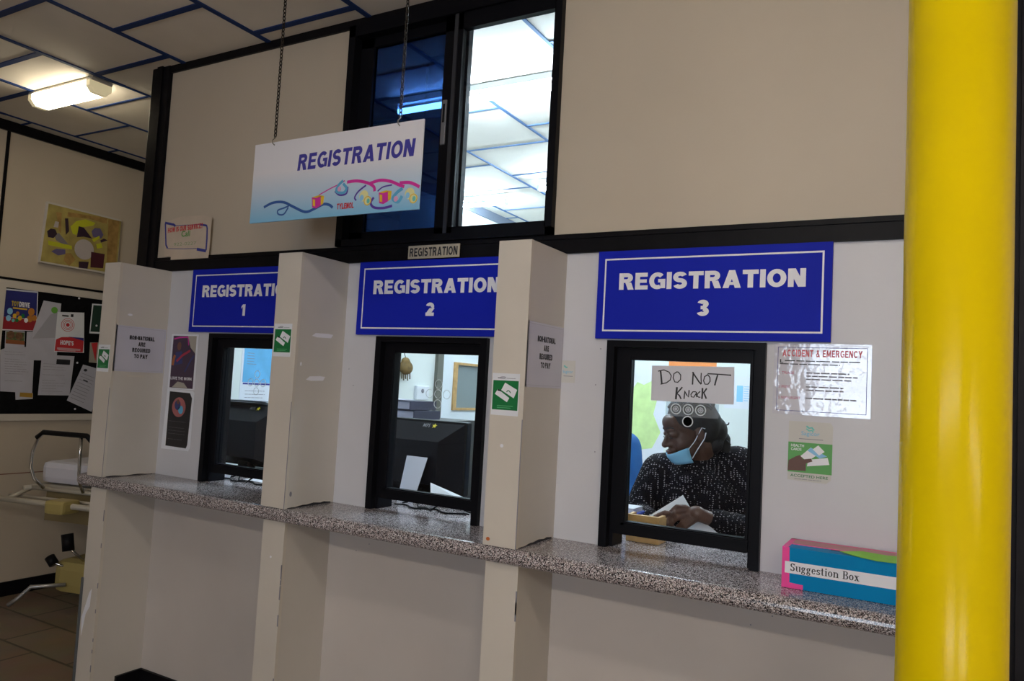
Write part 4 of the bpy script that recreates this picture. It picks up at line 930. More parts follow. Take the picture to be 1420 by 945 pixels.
def d(q, fr, th): q.poly(fr, list(reversed([BZ(*p) for p in [(612, 205), (700, 212), (690, 385), (592, 378)]])), 0, th+.0003, mat('dark_green_print', (.015, .045, .03), .5)); p = BZ(632, 340); q.disc(fr, *p, .008, .008, 0, th+.0006, M_WHITE, 10)
bsheet('dark_leaflet', 'dark green leaflet with a white edge, half hidden by the leftmost fin', 'poster', [(604, 195), (740, 205), (730, 398), (585, 390)], M_PAPER2, d)
def d(q, fr, th): q.poly(fr, list(reversed([BZ(*p) for p in [(598, 455), (640, 450), (625, 575)]])), 0, th+.0003, M_RED)
bsheet('red_flyer', 'small beige flyer with a red wedge at the right of the pin board', 'poster', [(590, 450), (700, 450), (690, 590), (582, 580)], mat('dull_beige_paper', (.34, .32, .27), .6), d)
def d(q, fr, th):
    c = th+.0003
    for k in range(9):
        p = BZ(535-k*9, 650+k*20); e = BZ(620-k*9, 685+k*20); q.stroke(fr, [p, e], .003, 0, c, M_GREYINK)
    p = BZ(560, 632); q.disc(fr, *p, .014, .010, 0, c, M_INK, 10); p = BZ(545, 695); e = BZ(575, 708); q.stroke(fr, [p, e], .008, 0, c, M_INK)
bsheet('tilted_letter', 'typed letter pinned askew at the bottom right of the pin board', 'paper', [(545, 595), (650, 625), (700, 640), (600, 905), (438, 830)], m_pw, d)
def d(q, fr, th): q.poly(fr, list(reversed([BZ(*p) for p in [(130, 778), (215, 782), (212, 812), (128, 806)]])), 0, th+.0003, mat('amber_print', (.42, .24, .03), .5))
bsheet('amber_flyer', 'scrap of an amber flyer showing below the typed letters', 'poster', [(100, 775), (216, 782), (214, 820), (102, 826)], m_pw, d)
for k, (u, v) in enumerate(((517, 160), (505, 583), (490, 886))):
    p = BZ(u, v); o = GB.p(p[0], p[1], .0002); labs = ['top edge of the pin board above the red leaflet', 'between the letters in the middle of the pin board', 'bottom rail end of the pin board']
    solo('push_pin', MB().ball((0, 0, 0), (.004, .007, .007)), M_WHITE, 'white push pin at the '+labs[k] if k != 1 else 'white push pin '+labs[k], 'pin', 'push pins').location = o+Vector((.003, 0, 0))
# ------------------------------------------------------------------ stretcher in the corridor
SX, SY, RZ = -4.65, 2.70, math.radians(14)
t = thing('hospital_stretcher', 'hospital stretcher with a white mattress and black gripped push bar parked in the corridor', 'stretcher', (SX, SY, 0), rz=RZ)
M_CRM = mat('cream_enamel', (.48, .44, .36), .4); M_STY = mat('yellow_enamel', (.42, .34, .12), .45)
Lx = .33; L = 1.95
q = MB().bbox((-.27, .14, .79), (.27, L, .93), .04); o = part('mattress', q, mat('white_sheet', (.62, .62, .70), .6, noise=.03), t, local=True)
q = MB()
for x in (-.29, .29): q.tube([(x, .05, .765), (x, L, .765)], .017)
for y in (.10, .7, 1.3, L): q.tube([(-.29, y, .765), (.29, y, .765)], .014)
q.box((-.27, .14, .77), (.27, L, .785))
part('deck_frame', q, M_CRM, t, local=True)
q = MB().tube([(-.17, .08, .77), (-.21, .04, .83), (-.235, .03, .90), (-.23, .03, 1.0), (-.20, .03, 1.08), (-.16, .03, 1.115)], .010, n=10)
part('push_bar_leg', q, M_CHROME, t, local=True, label='chrome leg of the push bar')
q = MB().tube([(.13, .08, .77), (.13, .04, .85), (.13, .03, 1.0), (.13, .03, 1.115)], .010, n=10)
part('push_bar_leg', q, M_CHROME, t, local=True, label='chrome leg of the push bar')
part('grip', MB().tube([(-.205, .03, 1.085), (-.16, .03, 1.12), (.17, .03, 1.12), (.21, .03, 1.09)], .016), M_BLACK, t, local=True, label='black rubber grip')
q = MB().tube([(-.42, -.06, .71), (.40, -.06, .71)], .018); q.tube([(-.30, -.06, .71), (-.29, .1, .76)], .012); q.tube([(.30, -.06, .71), (.29, .1, .76)], .012); q.tube([(-.40, .05, .715), (.35, .05, .715)], .010)
part('end_rail', q, M_CRM, t, local=True)
for x in (-.43, .43): part('bumper', MB().lathe((x, -.06, .685), [(.035, 0), (.042, .012), (.042, .035), (.03, .045)]), M_BLACK, t, local=True, label='black rubber bumper')
part('bottle_tray', MB().bbox((.06, -.13, .665), (.20, .0, .745), .02), M_STY, t, local=True, label='yellowed plastic tray')
part('side_panel', MB().box((-.22, .15, .56), (.26, .17, .75)), mat('tan_panel', (.22, .17, .08), .5), t, local=True)
q = MB()
for y in (.55, 1.45): q.tube([(0, y, .18), (0, y, .76)], .035)
q.box((-.06, .35, .16), (.06, 1.65, .20)); part('column_base', q, M_CRM, t, local=True)
q = MB().bbox((-.15, .18, .11), (.24, .62, .32), .06); part('base_cover', q, M_STY, t, local=True, label='yellow plastic base cover')
q = MB().tube([(-.02, .16, .18), (-.18, .06, .17), (-.24, .03, .10), (-.28, .0, .06)], .012); part('foot_pedal', q, mat('grey_steel', (.45, .45, .45), .35, metal=.7), t, local=True)
for x, y in ((.02, .50), (.24, .50), (-.22, 1.75), (.24, 1.75)):
    o = part('castor', MB().lathe((x-.018, y, .062), [(.045, 0), (.061, .005), (.061, .031), (.045, .036)], axis='x'), M_BLACK, t, local=True)
    part('castor_fork', MB().box((x-.022, y-.02, .06), (x-.018, y+.02, .16)).box((x+.018, y-.02, .06), (x+.022, y+.02, .16)).box((x-.022, y-.02, .128), (x+.022, y+.02, .20)), mat('grey_steel', (.45, .45, .45), .35, metal=.7), o, local=True)
for P2, r_ in (([(.0, .12, .50), (.02, .12, .40)], .035), ([(-.14, .14, .34), (-.10, .14, .30)], .03)): part('brake_knob', MB().tube(P2, r_), M_BLACK, t, local=True, label='black brake knob')
for P2 in ([(.02, .12, .42), (.05, .30, .25)], [(-.11, .14, .31), (-.04, .26, .24)]): part('brake_lever', MB().tube(P2, .008), M_CHROME, t, local=True)
# ------------------------------------------------------------------ office furniture
M_DESK = mat('grey_desk', (.25, .26, .28), .5)
def monitor(x, y, rz, label, zt, wid=.46, hei=.33):
    t = thing('computer_monitor', label, 'monitor', (x, y, ZC1+.0005), 'black monitors on the office side of the counter', rz=rz)
    z0 = zt-hei-ZC1; z1 = zt-ZC1
    q = MB().bbox((-wid/2, 0, z0), (wid/2, .05, z1), .008); part('screen_case', q, M_BLACK, t, local=True)
    a = [(-wid/2+.01, 0, z0+.01), (wid/2-.01, 0, z0+.01), (wid/2-.01, 0, z1-.01), (-wid/2+.01, 0, z1-.01)]
    b = [(-wid/2+.10, -.075, z0+.05), (wid/2-.10, -.075, z0+.05), (wid/2-.10, -.075, z1-.09), (-wid/2+.10, -.075, z1-.09)]
    q = MB().add(a+b, [(0, 1, 5, 4), (1, 2, 6, 5), (2, 3, 7, 6), (3, 0, 4, 7), (4, 5, 6, 7)]); part('back_shell', q, mat('dark_shell', (.006, .006, .009), .4, spec=.15), t, local=True)
    part('neck', MB().bbox((-.035, -.03, .012), (.035, .03, z0+.12), .006), M_BLACK, t, local=True)
    part('foot', MB().lathe((0, .02, 0), [(.11, 0), (.12, .004), (.115, .012), (.06, .018)]), M_BLACK, t, local=True)
    part('screen', MB().box((-wid/2+.02, .0502, z0+.02), (wid/2-.02, .051, z1-.02)), mat('lit_screen', (.3, .4, .5), .3, emit=.8, ecol=(.6, .75, 1)), t, local=True)
    n_ = Vector((0, -.075, -.08)).cross(Vector((1, 0, 0))).normalized()
    FR = Fr((0, -.010, z1-.022), (1, 0, 0), Vector((0, .068, .08)))
    q = MB().text(FR, 'MIPS', wid*.03, wid*.03+.035, -.016, .004, .004, mat('grey_marker', (.22, .22, .24), .5), bold=.01)
    q.poly(FR, [(wid*.03+.058+.013*(1 if k % 2 == 0 else .45)*math.sin(k*math.pi/5), -.006+.014*(1 if k % 2 == 0 else .45)*math.cos(k*math.pi/5)) for k in range(9, -1, -1)], .003, .004, mat('yellow_star', (.6, .5, .02), .5))
    part('painted_mark', q, None, t, local=True, label='hand painted mark with a yellow star')
    return t
monitor(-2.045, 2.83, math.radians(4), 'black monitor seen from behind in the second window', 1.385)
monitor(-3.20, 2.86, math.radians(3), 'black monitor seen from behind in the first window', 1.392, .44, .33)
q = MB()
p = [px(*u, 2.74) for u in ((558, 628), (592, 628), (583, 686), (556, 680))]
def flat(name, corners, mtl, label, cat, th=.002, group=None):
    A = [Vector(c_) for c_ in corners]; nrm = (A[1]-A[0]).cross(A[2]-A[0]).normalized()*th; n_ = len(A)
    q = MB().add(A+[a_+nrm for a_ in A], [tuple(reversed(range(n_))), tuple(range(n_, 2*n_))]+[(i, (i+1) % n_, n_+(i+1) % n_, n_+i) for i in range(n_)])
    cen = sum(A, Vector())/n_; return solo(name, q, mtl, label, cat, group, origin=cen)
zt_ = ZC1+.0006
flat('propped_sheet', [(-2.035, 2.66, zt_), (-1.950, 2.66, zt_), (-1.945, 2.742, 1.225), (-2.058, 2.742, 1.225)], M_PAPER, 'pale sheet propped upright against the monitor in the second window', 'paper', .001)
flat('loose_sheet', [px(597, 686, 2.66), px(656, 703, 2.66), px(656, 696, 2.70), px(597, 670, 2.70)], M_PAPER2, 'white sheet leaning low beside the foot of the second window monitor', 'paper', .001)
flat('white_card', [(-3.10, 2.60, zt_), (-3.02, 2.60, zt_), (-3.02, 2.63, 1.085), (-3.10, 2.63, 1.085)], M_PAPER2, 'small white card standing behind the first window', 'card', .001)
flat('loose_sheet', [(-2.95, 2.62, zt_), (-2.72, 2.60, zt_), (-2.70, 2.74, zt_), (-2.92, 2.78, zt_)], M_PAPER2, 'white sheet lying on the counter behind the first window', 'paper', .001)
for k, (x, y, lab) in enumerate(((-1.80, 2.60, 'second'), (-2.85, 2.58, 'first'))):
    q = MB(); pts = []
    for i in range(40):
        s_ = i/39; pts.append((x-.18+.36*s_+.02*math.sin(9*s_), y+.03*math.sin(7*s_+1)+.02*math.sin(17*s_), ZC1+.004+.035*max(0, math.sin(11*s_))**2))
    q.tube(pts, .0035, n=8)
    pts = [(x-.18+.36*i/29, y-.03+.022*math.sin(i*.5), ZC1+.0042) for i in range(30)]; q.tube(pts, .0035, n=8)
    solo('black_cable', q, M_BLACK, 'tangled black cable on the counter behind the %s window' % lab, 'cable', 'black cables on the counter', origin=(x, y, ZC1))
# cabinet with binders behind the second window
t = thing('filing_cabinet', 'dark filing cabinet behind the second window with binders on top', 'cabinet', (-2.66, 3.6, 0))
part('cabinet_body', MB().bbox((-2.95, 3.38, .001), (-2.40, 3.85, 1.345), .004), mat('cabinet_grey', (.02, .02, .022), .5), t)
for k in range(4):
    o = part('drawer', MB().box((-2.935, 3.368, .05+.32*k), (-2.415, 3.38, .35+.32*k)), mat('cabinet_grey2', (.07, .07, .075), .5), t)
    part('handle', MB().tube([(-2.72, 3.368, .27+.32*k), (-2.72, 3.345, .27+.32*k), (-2.63, 3.345, .27+.32*k), (-2.63, 3.368, .27+.32*k)], .006, n=8), M_CHROME, o)
for k, (dz, dx) in enumerate(((0, 0), (.052, -.03))):
    t = thing('ring_binder', ['grey ring binder with dark edges, lower of two on the filing cabinet', 'grey ring binder with dark edges, upper of two on the filing cabinet'][k], 'binder', (-2.62, 3.5, 1.347+dz), 'binders on the cabinet')
    x0, x1 = -2.82+dx, -2.50+dx
    part('cover', MB().box((x0, 3.37, 1.347+dz), (x1, 3.62, 1.3505+dz)).box((x0, 3.37, 1.3925+dz), (x1, 3.62, 1.396+dz)).box((x1-.004, 3.37, 1.3505+dz), (x1, 3.62, 1.3925+dz)), mat('binder_dark', (.03, .03, .06), .4), t)
    part('pages', MB().box((x0+.01, 3.378, 1.351+dz), (x1-.008, 3.61, 1.392+dz)), mat('binder_pages', (.50, .50, .60), .7), t)
flat('paper_pile', [(-2.90, 3.36, 1.4005+.05), (-2.60, 3.36, 1.4505), (-2.6, 3.5, 1.4505), (-2.9, 3.5, 1.4505)], M_PAPER, 'thin sheets lying on the upper binder', 'paper', .004)
t = thing('document_tray', 'flat black folder lying on the monitor in the first window', 'folder', (-3.22, 2.86, 1.3935))
part('folder_cover', MB().box((-3.40, 2.83, 1.393), (-3.12, 2.93, 1.397)).box((-3.36, 2.83, 1.401), (-3.15, 2.93, 1.405)), M_BLACK, t); part('folder_pages', MB().box((-3.38, 2.835, 1.397), (-3.16, 2.925, 1.401)), M_PAPER, t)
# things on the office side wall (x = -3.53)
GS = wallX(-3.5298)
def ps(u, v):
    d_ = fw+(u-710)/F_PX*RT-(v-472.5)/F_PX*UP; p = CAM+d_*(-3.53/d_.x); return (p.y, p.z)
def d(q, fr, th):
    c = th+.0003; a0, b0 = 3.075, 1.36
    q.fbox(fr, 3.075, 3.42, 1.50, 1.76, 0, c, mat('poster_azure', (.12, .42, .72), .5, noise=.15, nscale=8)); q.fbox(fr, 3.10, 3.17, 1.70, 1.712, 0, c+.0003, M_NAVY); q.fbox(fr, 3.08, 3.40, 1.487, 1.497, 0, c+.0003, M_NAVY)
    lines(q, fr, 3.10, 3.17, 1.60, 1.68, 5, M_GREYINK, c+.0003, .3, .2); lines(q, fr, 3.10, 3.30, 1.38, 1.46, 4, M_GREYINK, c, .4, .15)
sheet('wall_poster', 'pale blue and white poster on the office wall seen in the first window', 'poster', GS, 3.06, 3.44, 1.33, 1.78, M_PAPER2, d)
a = ps(604, 490)[0]; b = ps(612, 490)[0]
struct('trim_10', MB().fbox(GS, a, b, 0, 2.1, 0, .03), mat('grey_door_edge', (.12, .12, .10), .5)); struct('door_1', MB().fbox(GS, b, b+.16, 0, 2.1, .0, .02).fbox(GS, b+.16, 5.95, 0, 1.34, 0, .02).fbox(GS, b+.16, 5.95, 1.74, 2.1, 0, .02).fbox(GS, 5.80, 5.95, 1.34, 1.74, 0, .02), mat('white_door', (.74, .80, .86), .5))
q = MB()
y0_, y1_ = b+.16, 5.80
for r in ((y0_, y1_, 1.34, 1.36), (y0_, y1_, 1.72, 1.74), (y0_, y0_+.05, 1.36, 1.72), (y1_-.05, y1_, 1.36, 1.72)): q.fbox(GS, *r, 0, .035)
o = struct('window_6', q, M_WOOD); part('pane', MB().fbox(GS, y0_+.05, y1_-.05, 1.36, 1.72, .002, .006), mat('grey_obscured_glass', (.20, .24, .25), .2), o)
t = thing('hanging_bag', 'small brown bag with a fringe hanging on the office wall in the second window', 'bag', (-3.50, 4.56, 1.70))
p = ps(555, 512)
part('pouch', fuse(MB().ball((-3.49, 4.57, 1.66), (.035, .075, .055)).ball((-3.49, 4.56, 1.70), (.03, .045, .04)), .008, 4), mat('brown_felt', (.16, .10, .03), .8, noise=.3, nscale=30), t)
q = MB()
for k in range(5): q.tube([(-3.49, 4.52+.025*k, 1.63), (-3.488, 4.522+.025*k, 1.575-.012*(k % 2))], .004, n=6)
part('fringe', q, mat('brown_fringe', (.10, .07, .03), .8), t); part('loop', MB().tube([(-3.49, 4.56, 1.73), (-3.52, 4.56, 1.80)], .003, n=6), M_INK, t)
t = thing('wall_socket_box', 'small white box with a round dial on the office wall in the second window', 'switch', (-3.515, 4.80, 1.46))
part('housing', MB().bbox((-3.5295, 4.74, 1.42), (-3.50, 4.90, 1.53), .006), M_PAPER2, t); part('dial', MB().lathe((-3.4995, 4.81, 1.49), [(.016, 0), (.016, .004)], axis='x'), M_GREYINK, t)
# posters on the office back wall, seen through window 3
GK = wallF(6.3495)
def pk(u, v): p = px(u, v, 6.35); return (p.x, p.z)
def d(q, fr, th):
    m_l = mat('lime_map', (.58, .76, .33), .5, noise=.12, nscale=10)
    q.poly(fr, list(reversed([pk(*p) for p in [(874, 545), (884, 530), (893, 534), (905, 528), (912, 552), (906, 575), (916, 600), (904, 622), (884, 624), (872, 610)]])), 0, th+.0005, m_l)
a, b = pk(860, 640), pk(925, 500)
sheet('green_map', 'pale poster with a lime green patch on the office back wall', 'poster', GK, a[0], b[0], a[1], b[1]-.02, M_PAPER2, d)
a, b = pk(927, 520), pk(994, 501)
sheet('orange_banner', 'orange strip high on the office back wall behind the handwritten sheet', 'poster', GK, a[0], b[0], a[1], b[1], mat('orange_card', (.75, .25, .07), .5))
a, b = pk(984, 592), pk(991, 548)
sheet('orange_card', 'narrow orange card on the office back wall beside the seated woman', 'poster', GK, a[0], b[0], a[1], b[1], mat('orange_card', (.75, .25, .07), .5))
a, b = pk(976, 572), pk(984, 548)
sheet('sky_card', 'narrow sky blue card next to the narrow orange one', 'poster', GK, a[0], b[0]-.002, a[1], b[1], mat('sky_card', (.15, .55, .75), .5))
def d(q, fr, th):
    a = pk(1022, 535); b = pk(1030, 558); q.fbox(fr, a[0], b[0], b[1], a[1], 0, th+.0004, M_LIGHTB); a = pk(1032, 535); b = pk(1039, 558); lines(q, fr, a[0], b[0], b[1], a[1], 7, M_LIGHTB, th+.0003)
a, b = pk(1004, 566), pk(1060, 524)
sheet('blue_white_chart', 'white chart with a blue block at the right of the third window view', 'poster', GK, a[0], b[0], a[1], b[1], M_PAPER2, d)
# ------------------------------------------------------------------ things in window 3 on the counter
t = thing('plastic_tub', 'white plastic tub with a blue rim on the counter behind the third window', 'tub', (-1.075, 2.80, ZC1+.0005))
x0, x1, y0, y1, z0, z1 = -1.16, -.975, 2.72, 2.84, ZC1+.001, 1.118
part('tub_body', MB().bbox((x0, y0, z0), (x1, y1, z1-.014), .006), mat('tub_white', (.55, .58, .70), .4), t); part('rim', MB().box((x0-.004, y0-.004, z1-.018), (x1+.004, y1+.004, z1-.011)), mat('blue_rim', (.03, .08, .55), .4), t); part('paper_inside', MB().box((x0+.008, y0+.01, z1-.011), (x1-.01, y1-.01, z1+.006)), M_PAPER2, t)
q = MB(); x0, x1, y0, y1, z0, z1 = -.955, -.835, 2.58, 2.66, ZC1+.001, 1.128
q.box((x0, y0, z0), (x1, y0+.012, z1)); q.box((x0, y1-.012, z0), (x1, y1, z1-.01)); q.box((x0, y0+.012, z0), (x0+.012, y1-.012, z1)); q.box((x1-.012, y0+.012, z0), (x1, y1-.012, z1)); q.box((x0+.012, y0+.012, z0), (x1-.012, y1-.012, z0+.01)); q.box(((x0+x1)/2-.004, y0+.012, z0+.01), ((x0+x1)/2+.004, y1-.012, z1-.008))
solo('wooden_tray', q, M_WOOD, 'small open box of pale wood just inside the third window', 'box', origin=(-.9, 2.6, ZC1))
# ------------------------------------------------------------------ people
A_ = math.atan2(.278, .96)
PU = Vector((math.cos(A_), math.sin(A_), 0)); PD = Vector((-math.sin(A_), math.cos(A_), 0))
def at(u, v, dd=0.0, P0=Vector((-.87, 3.05, 0))):
    "point the photograph shows at u, v on the upright plane through P0 that faces the viewer, dd further away"
    d_ = fw+(u-710)/F_PX*RT-(v-472.5)/F_PX*UP
    o = P0+PD*dd; k = (o-CAM).dot(PD)/d_.dot(PD)
    return CAM+d_*k
def limb(mb, pts, rad, n=14):
    for i in range(len(pts)-1):
        a, b = Vector(pts[i]), Vector(pts[i+1]); L_ = (b-a).length; st = max(2, int(L_/.02)+1)
        mb.tube([a.lerp(b, k/(st-1)) for k in range(st)], 0, n=n, radii=[rad[i]+(rad[i+1]-rad[i])*k/(st-1) for k in range(st)])
    for p, r in zip(pts, rad): mb.ball(p, r, seg=14)
def head_frame(c, yaw_in, pitch):
    "x = where the face points, z = crown"
    f = (-PU*math.cos(yaw_in)-PD*math.sin(yaw_in)); z = Vector((0, 0, 1))
    f2 = f*math.cos(pitch)-z*math.sin(pitch); z2 = z*math.cos(pitch)+f*math.sin(pitch); y2 = z2.cross(f2)
    R = Matrix((f2, y2, z2)).transposed()
    return (lambda x, y, z_: c+R @ Vector((x, y, z_))), R
def build_head(mb, H, R, s=1.0):
    e = lambda c, r: mb.ball(H(*[k*s for k in c]), tuple(k*s for k in r), seg=22, rot=R)
    e((-.012, 0, .030), (.098, .076, .092)); e((.030, 0, -.025), (.064, .060, .086)); e((.052, 0, -.088), (.036, .034, .028))
    for sgn in (-1, 1):
        e((.050, sgn*.033, -.038), (.036, .030, .036)); e((-.008, sgn*.077, -.018), (.020, .009, .032)); e((.078, sgn*.031, .002), (.019, .021, .013))
        e((.094, sgn*.012, -.038), (.014, .010, .010)); e((.030, sgn*.042, -.070), (.035, .022, .025))
    e((.078, 0, .022), (.022, .048, .014)); e((.072, 0, .045), (.030, .05, .035))
    limb(mb, [H(.090*s, 0, .006*s), H(.106*s, 0, -.020*s), H(.112*s, 0, -.034*s)], [.008*s, .010*s, .014*s], 10)
    e((.090, 0, -.062), (.018, .027, .009)); e((.086, 0, -.074), (.017, .023, .009))
# --- seated woman
woman = thing('person', 'seated person in a black flecked blouse with a lowered blue mask, reading papers', 'person', (-.87, 3.15, 0))
HC = at(956, 597, -.07); H, R = head_frame(HC, math.radians(24), math.radians(14))
bm_ = MB(); build_head(bm_, H, R)
neck0, neck1 = H(-.03, 0, -.06), at(972, 650, .03)
limb(bm_, [neck0, neck1], [.056, .068])
shL, shR = at(916, 655, .02), at(1022, 648, .06)
pel = Vector((-.83, 3.36, .70))
bm_.ball(at(968, 690, .08), (.17, .12, .18)); limb(bm_, [neck1, at(970, 690, .08), pel], [.08, .14, .15]); limb(bm_, [shL, neck1, shR], [.058, .07, .058])
# arms: image-left arm reaches the papers, image-right forearm lies towards the middle
elL, wrL = at(886, 716, -.02), at(905, 724, -.22)
elR, wrR = at(1050, 742, -.06), at(992, 722, -.24)
limb(bm_, [shL, at(896, 690, -.0), elL, wrL], [.054, .048, .042, .026]); limb(bm_, [shR, at(1040, 700, .02), elR, wrR], [.056, .050, .043, .028])
for sgn in (-1, 1):
    hip = pel+PU*sgn*.11-Vector((0, 0, .02)); kn = hip-PD*.40+PU*sgn*.05; kn.z = .56 if False else .60; ft = kn+Vector((0, 0, -.50))+PD*.06
    limb(bm_, [hip, kn, ft], [.10, .068, .045])
    limb(bm_, [ft, ft-PD*.14-Vector((0, 0, .035))], [.042, .03])
def hand(mb, wrist, tips, palmc, pr, thumb, fr_=.0088):
    mb.ball(palmc, pr, seg=16); limb(mb, [wrist, palmc], [.027, .026])
    for root, mid, tip in tips: limb(mb, [root, mid, tip], [fr_*1.12, fr_, fr_*.82], 10)
    limb(mb, thumb, [.013, .011, .0085], 10)
dh = -.26
palm = at(966, 713, dh)
tips = []
for (r0, m0, t0, z_) in (((952, 704), (938, 703), (928, 712), 0), ((951, 709), (936, 711), (926, 720), .008), ((953, 715), (939, 719), (930, 727), .012), ((958, 721), (946, 726), (939, 731), .014)):
    tips.append((at(*r0, dh-z_), at(*m0, dh-.02-z_), at(*t0, dh-.012-z_)))
hand(bm_, wrR, tips, palm, (.036, .026, .030), [at(962, 722, dh-.01), at(950, 731, dh-.03), at(941, 734, dh-.02)])
palm2 = at(913, 722, -.27); tips = []
for k in range(4):
    tips.append((at(918, 716+3*k, -.27-.004*k), at(926, 717+3*k, -.29-.004*k), at(932, 721+3*k, -.28-.004*k)))
hand(bm_, wrL, tips, palm2, (.030, .026, .026), [at(914, 716, -.29), at(922, 712, -.31), at(928, 712, -.31)])
part('body', fuse(bm_, .0042, 3), M_SKIN, woman)
# blouse
bl = MB()
bl.ball(at(968, 700, .06), (.205, .155, .17)); bl.ball(at(974, 745, .08), (.225, .18, .19)); bl.ball(at(946, 692, .0), (.11, .10, .10)); bl.ball(at(985, 690, .0), (.11, .10, .10))
limb(bl, [shL+PU*.01, at(970, 648, .05), shR-PU*.01], [.078, .088, .085])
limb(bl, [shL, at(896, 690, -.0), elL], [.080, .068, .062], 18); limb(bl, [elL, wrL+(elL-wrL)*.2], [.060, .044], 18)
limb(bl, [shR, at(1040, 700, .02), elR], [.088, .074, .066], 18); limb(bl, [elR, wrR+(elR-wrR)*.03], [.066, .043], 18)
limb(bl, [at(970, 636, .0), at(970, 655, .04)], [.078, .098], 18); bl.ball(at(960, 662, -.02), (.10, .09, .06))
bl.ball(elR, .078); bl.ball(elL, .07); bl.ball(pel+Vector((0, 0, .12)), (.23, .20, .16))
part('blouse', fuse(bl, .008, 5, 'blouse'), blouse_mat(), woman, label='black blouse with rows of small white flecks')
# trousers
tr_ = MB()
tr_.ball(pel, (.22, .19, .12))
for sgn in (-1, 1):
    hip = pel+PU*sgn*.11-Vector((0, 0, .02)); kn = hip-PD*.40+PU*sgn*.05; kn.z = .60; ft = kn+Vector((0, 0, -.50))+PD*.06
    limb(tr_, [hip, kn, ft+Vector((0, 0, .05))], [.12, .085, .06])
part('trousers', fuse(tr_, .012, 3, 'trousers'), mat('black_cloth', (.012, .012, .015), .8), woman)
# hair: pulled back, with a gathered knot
hr = MB(); e = lambda c, r: hr.ball(H(*c), r, seg=24, rot=R)
e((-.022, 0, .046), (.103, .085, .092)); e((-.052, 0, .012), (.085, .082, .088)); e((-.10, 0, -.02), (.055, .06, .06)); e((-.085, -.01, -.065), (.045, .062, .05))
limb(hr, [H(-.11, -.02, -.03), H(-.14, -.025, -.07), H(-.145, -.02, -.12)], [.04, .035, .02])
hm = fuse(hr, .005, 3, 'hair')
# keep the face free
hair = part('hair', hm, M_HAIR, woman)
q = MB()
for k in range(16):
    a0_ = random.uniform(-.4, .4); p0 = H(-.12, random.uniform(-.05, .02), random.uniform(-.06, .01)); p1 = p0+PU*random.uniform(.01, .035)+Vector((0, 0, random.uniform(-.02, .015)))
    p2 = p1+PU*random.uniform(-.004, .01)+Vector((0, 0, random.uniform(-.018, .012))); q.tube([p0, p1, p2], .003, n=6)
for k in range(22):
    y_ = -.075+.15*k/21; pts = []
    for j in range(9):
        tt = j/8; ph = math.radians(38+115*tt); rx, rz_ = .107, .097
        pts.append(H(-.022+rx*math.cos(ph)*math.sqrt(max(.05, 1-(y_/.09)**2)), y_, .046+rz_*math.sin(ph)*math.sqrt(max(.05, 1-(y_/.09)**2))))
    q.tube(pts, .0042, n=6)
part('braids', q, M_HAIR, hair)
# eyes, brows, lips
for sgn in (-1, 1):
    q = MB(); q.tube([H(.0945, sgn*(.016+.009*k), -.005+(-.003 if k in (0, 3) else -.006)) for k in range(4)], .0018, n=6); part('eyelashes', q, M_INK, woman)
for sgn in (-1, 1): q = MB(); q.tube([H(.1005-.006*k, sgn*(.014+.011*k), .026+(.004 if k in (1, 2) else 0)) for k in range(4)], .0026, n=6); part('eyebrow', q, M_HAIR, woman)
q = MB().ball(H(.1035, 0, -.0625), (.006, .023, .005), seg=16, rot=R).ball(H(.1005, 0, -.073), (.006, .019, .006), seg=16, rot=R)
part('lips', q, mat('lips', (.13, .045, .035), .4), woman)
# mask under the chin
mk = MB(); nU, nV = 16, 8; V = []; Fq = []
for j in range(nV):
    for i in range(nU):
        a_ = math.radians(-80+160*i/(nU-1)); tt = j/(nV-1)
        rx = .078-.012*tt*tt; ry = .070-.018*tt; zc_ = -.074-.045*tt; cx_ = .030-.012*tt*tt
        V.append(H(cx_+rx*math.cos(a_)*1.0, ry*math.sin(a_), zc_+(.020*abs(math.sin(a_))**2)*(1-tt)+.002*math.sin(j*2.2)))
for j in range(nV-1):
    for i in range(nU-1): Fq.append((j*nU+i, j*nU+i+1, (j+1)*nU+i+1, (j+1)*nU+i))
mk.add(V, Fq, None, True)
mask = part('face_mask', mk, mat('mask_blue', (.22, .50, .72), .6), woman, label='pale blue face mask pulled down under the mouth')
so = mask.modifiers.new('t', 'SOLIDIFY'); so.thickness = .002
for sgn in (-1, 1):
    q = MB(); q.tube([H(.048, sgn*.068, -.062), H(.02, sgn*.077, -.035), H(-.015, sgn*.087, .012), H(-.028, sgn*.087, .006)], .0018, n=6); q.tube([H(.036, sgn*.062, -.100), H(.015, sgn*.074, -.07), H(-.018, sgn*.088, -.03), H(-.028, sgn*.087, -.01)], .0018, n=6); part('ear_loop', q, M_PAPER2, mask)
# her chair
def chair(loc, rz, label):
    t = thing('office_chair', label, 'chair', loc, 'office chairs behind the counter', rz=rz)
    part('seat', MB().bbox((-.25, -.24, .555), (.25, .24, .61), .025), M_BLACK, t, local=True); part('backrest', MB().bbox((-.22, .25, .74), (.22, .30, 1.12), .03), M_BLACK, t, local=True)
    part('stem', MB().tube([(0, 0, .10), (0, 0, .555)], .025).tube([(0, .15, .56), (0, .30, .62), (0, .31, .80)], .015), M_CHROME, t, local=True)
    for k in range(5):
        a = k*2*math.pi/5; part('leg', MB().tube([(0, 0, .10), (.26*math.cos(a), .26*math.sin(a), .07)], .018).ball((.26*math.cos(a), .26*math.sin(a), .03), .03), M_BLACK, t, local=True)
    return t
chair(pel+Vector((.02, .04, -.70)), A_, 'black office chair under the person in the flecked blouse')
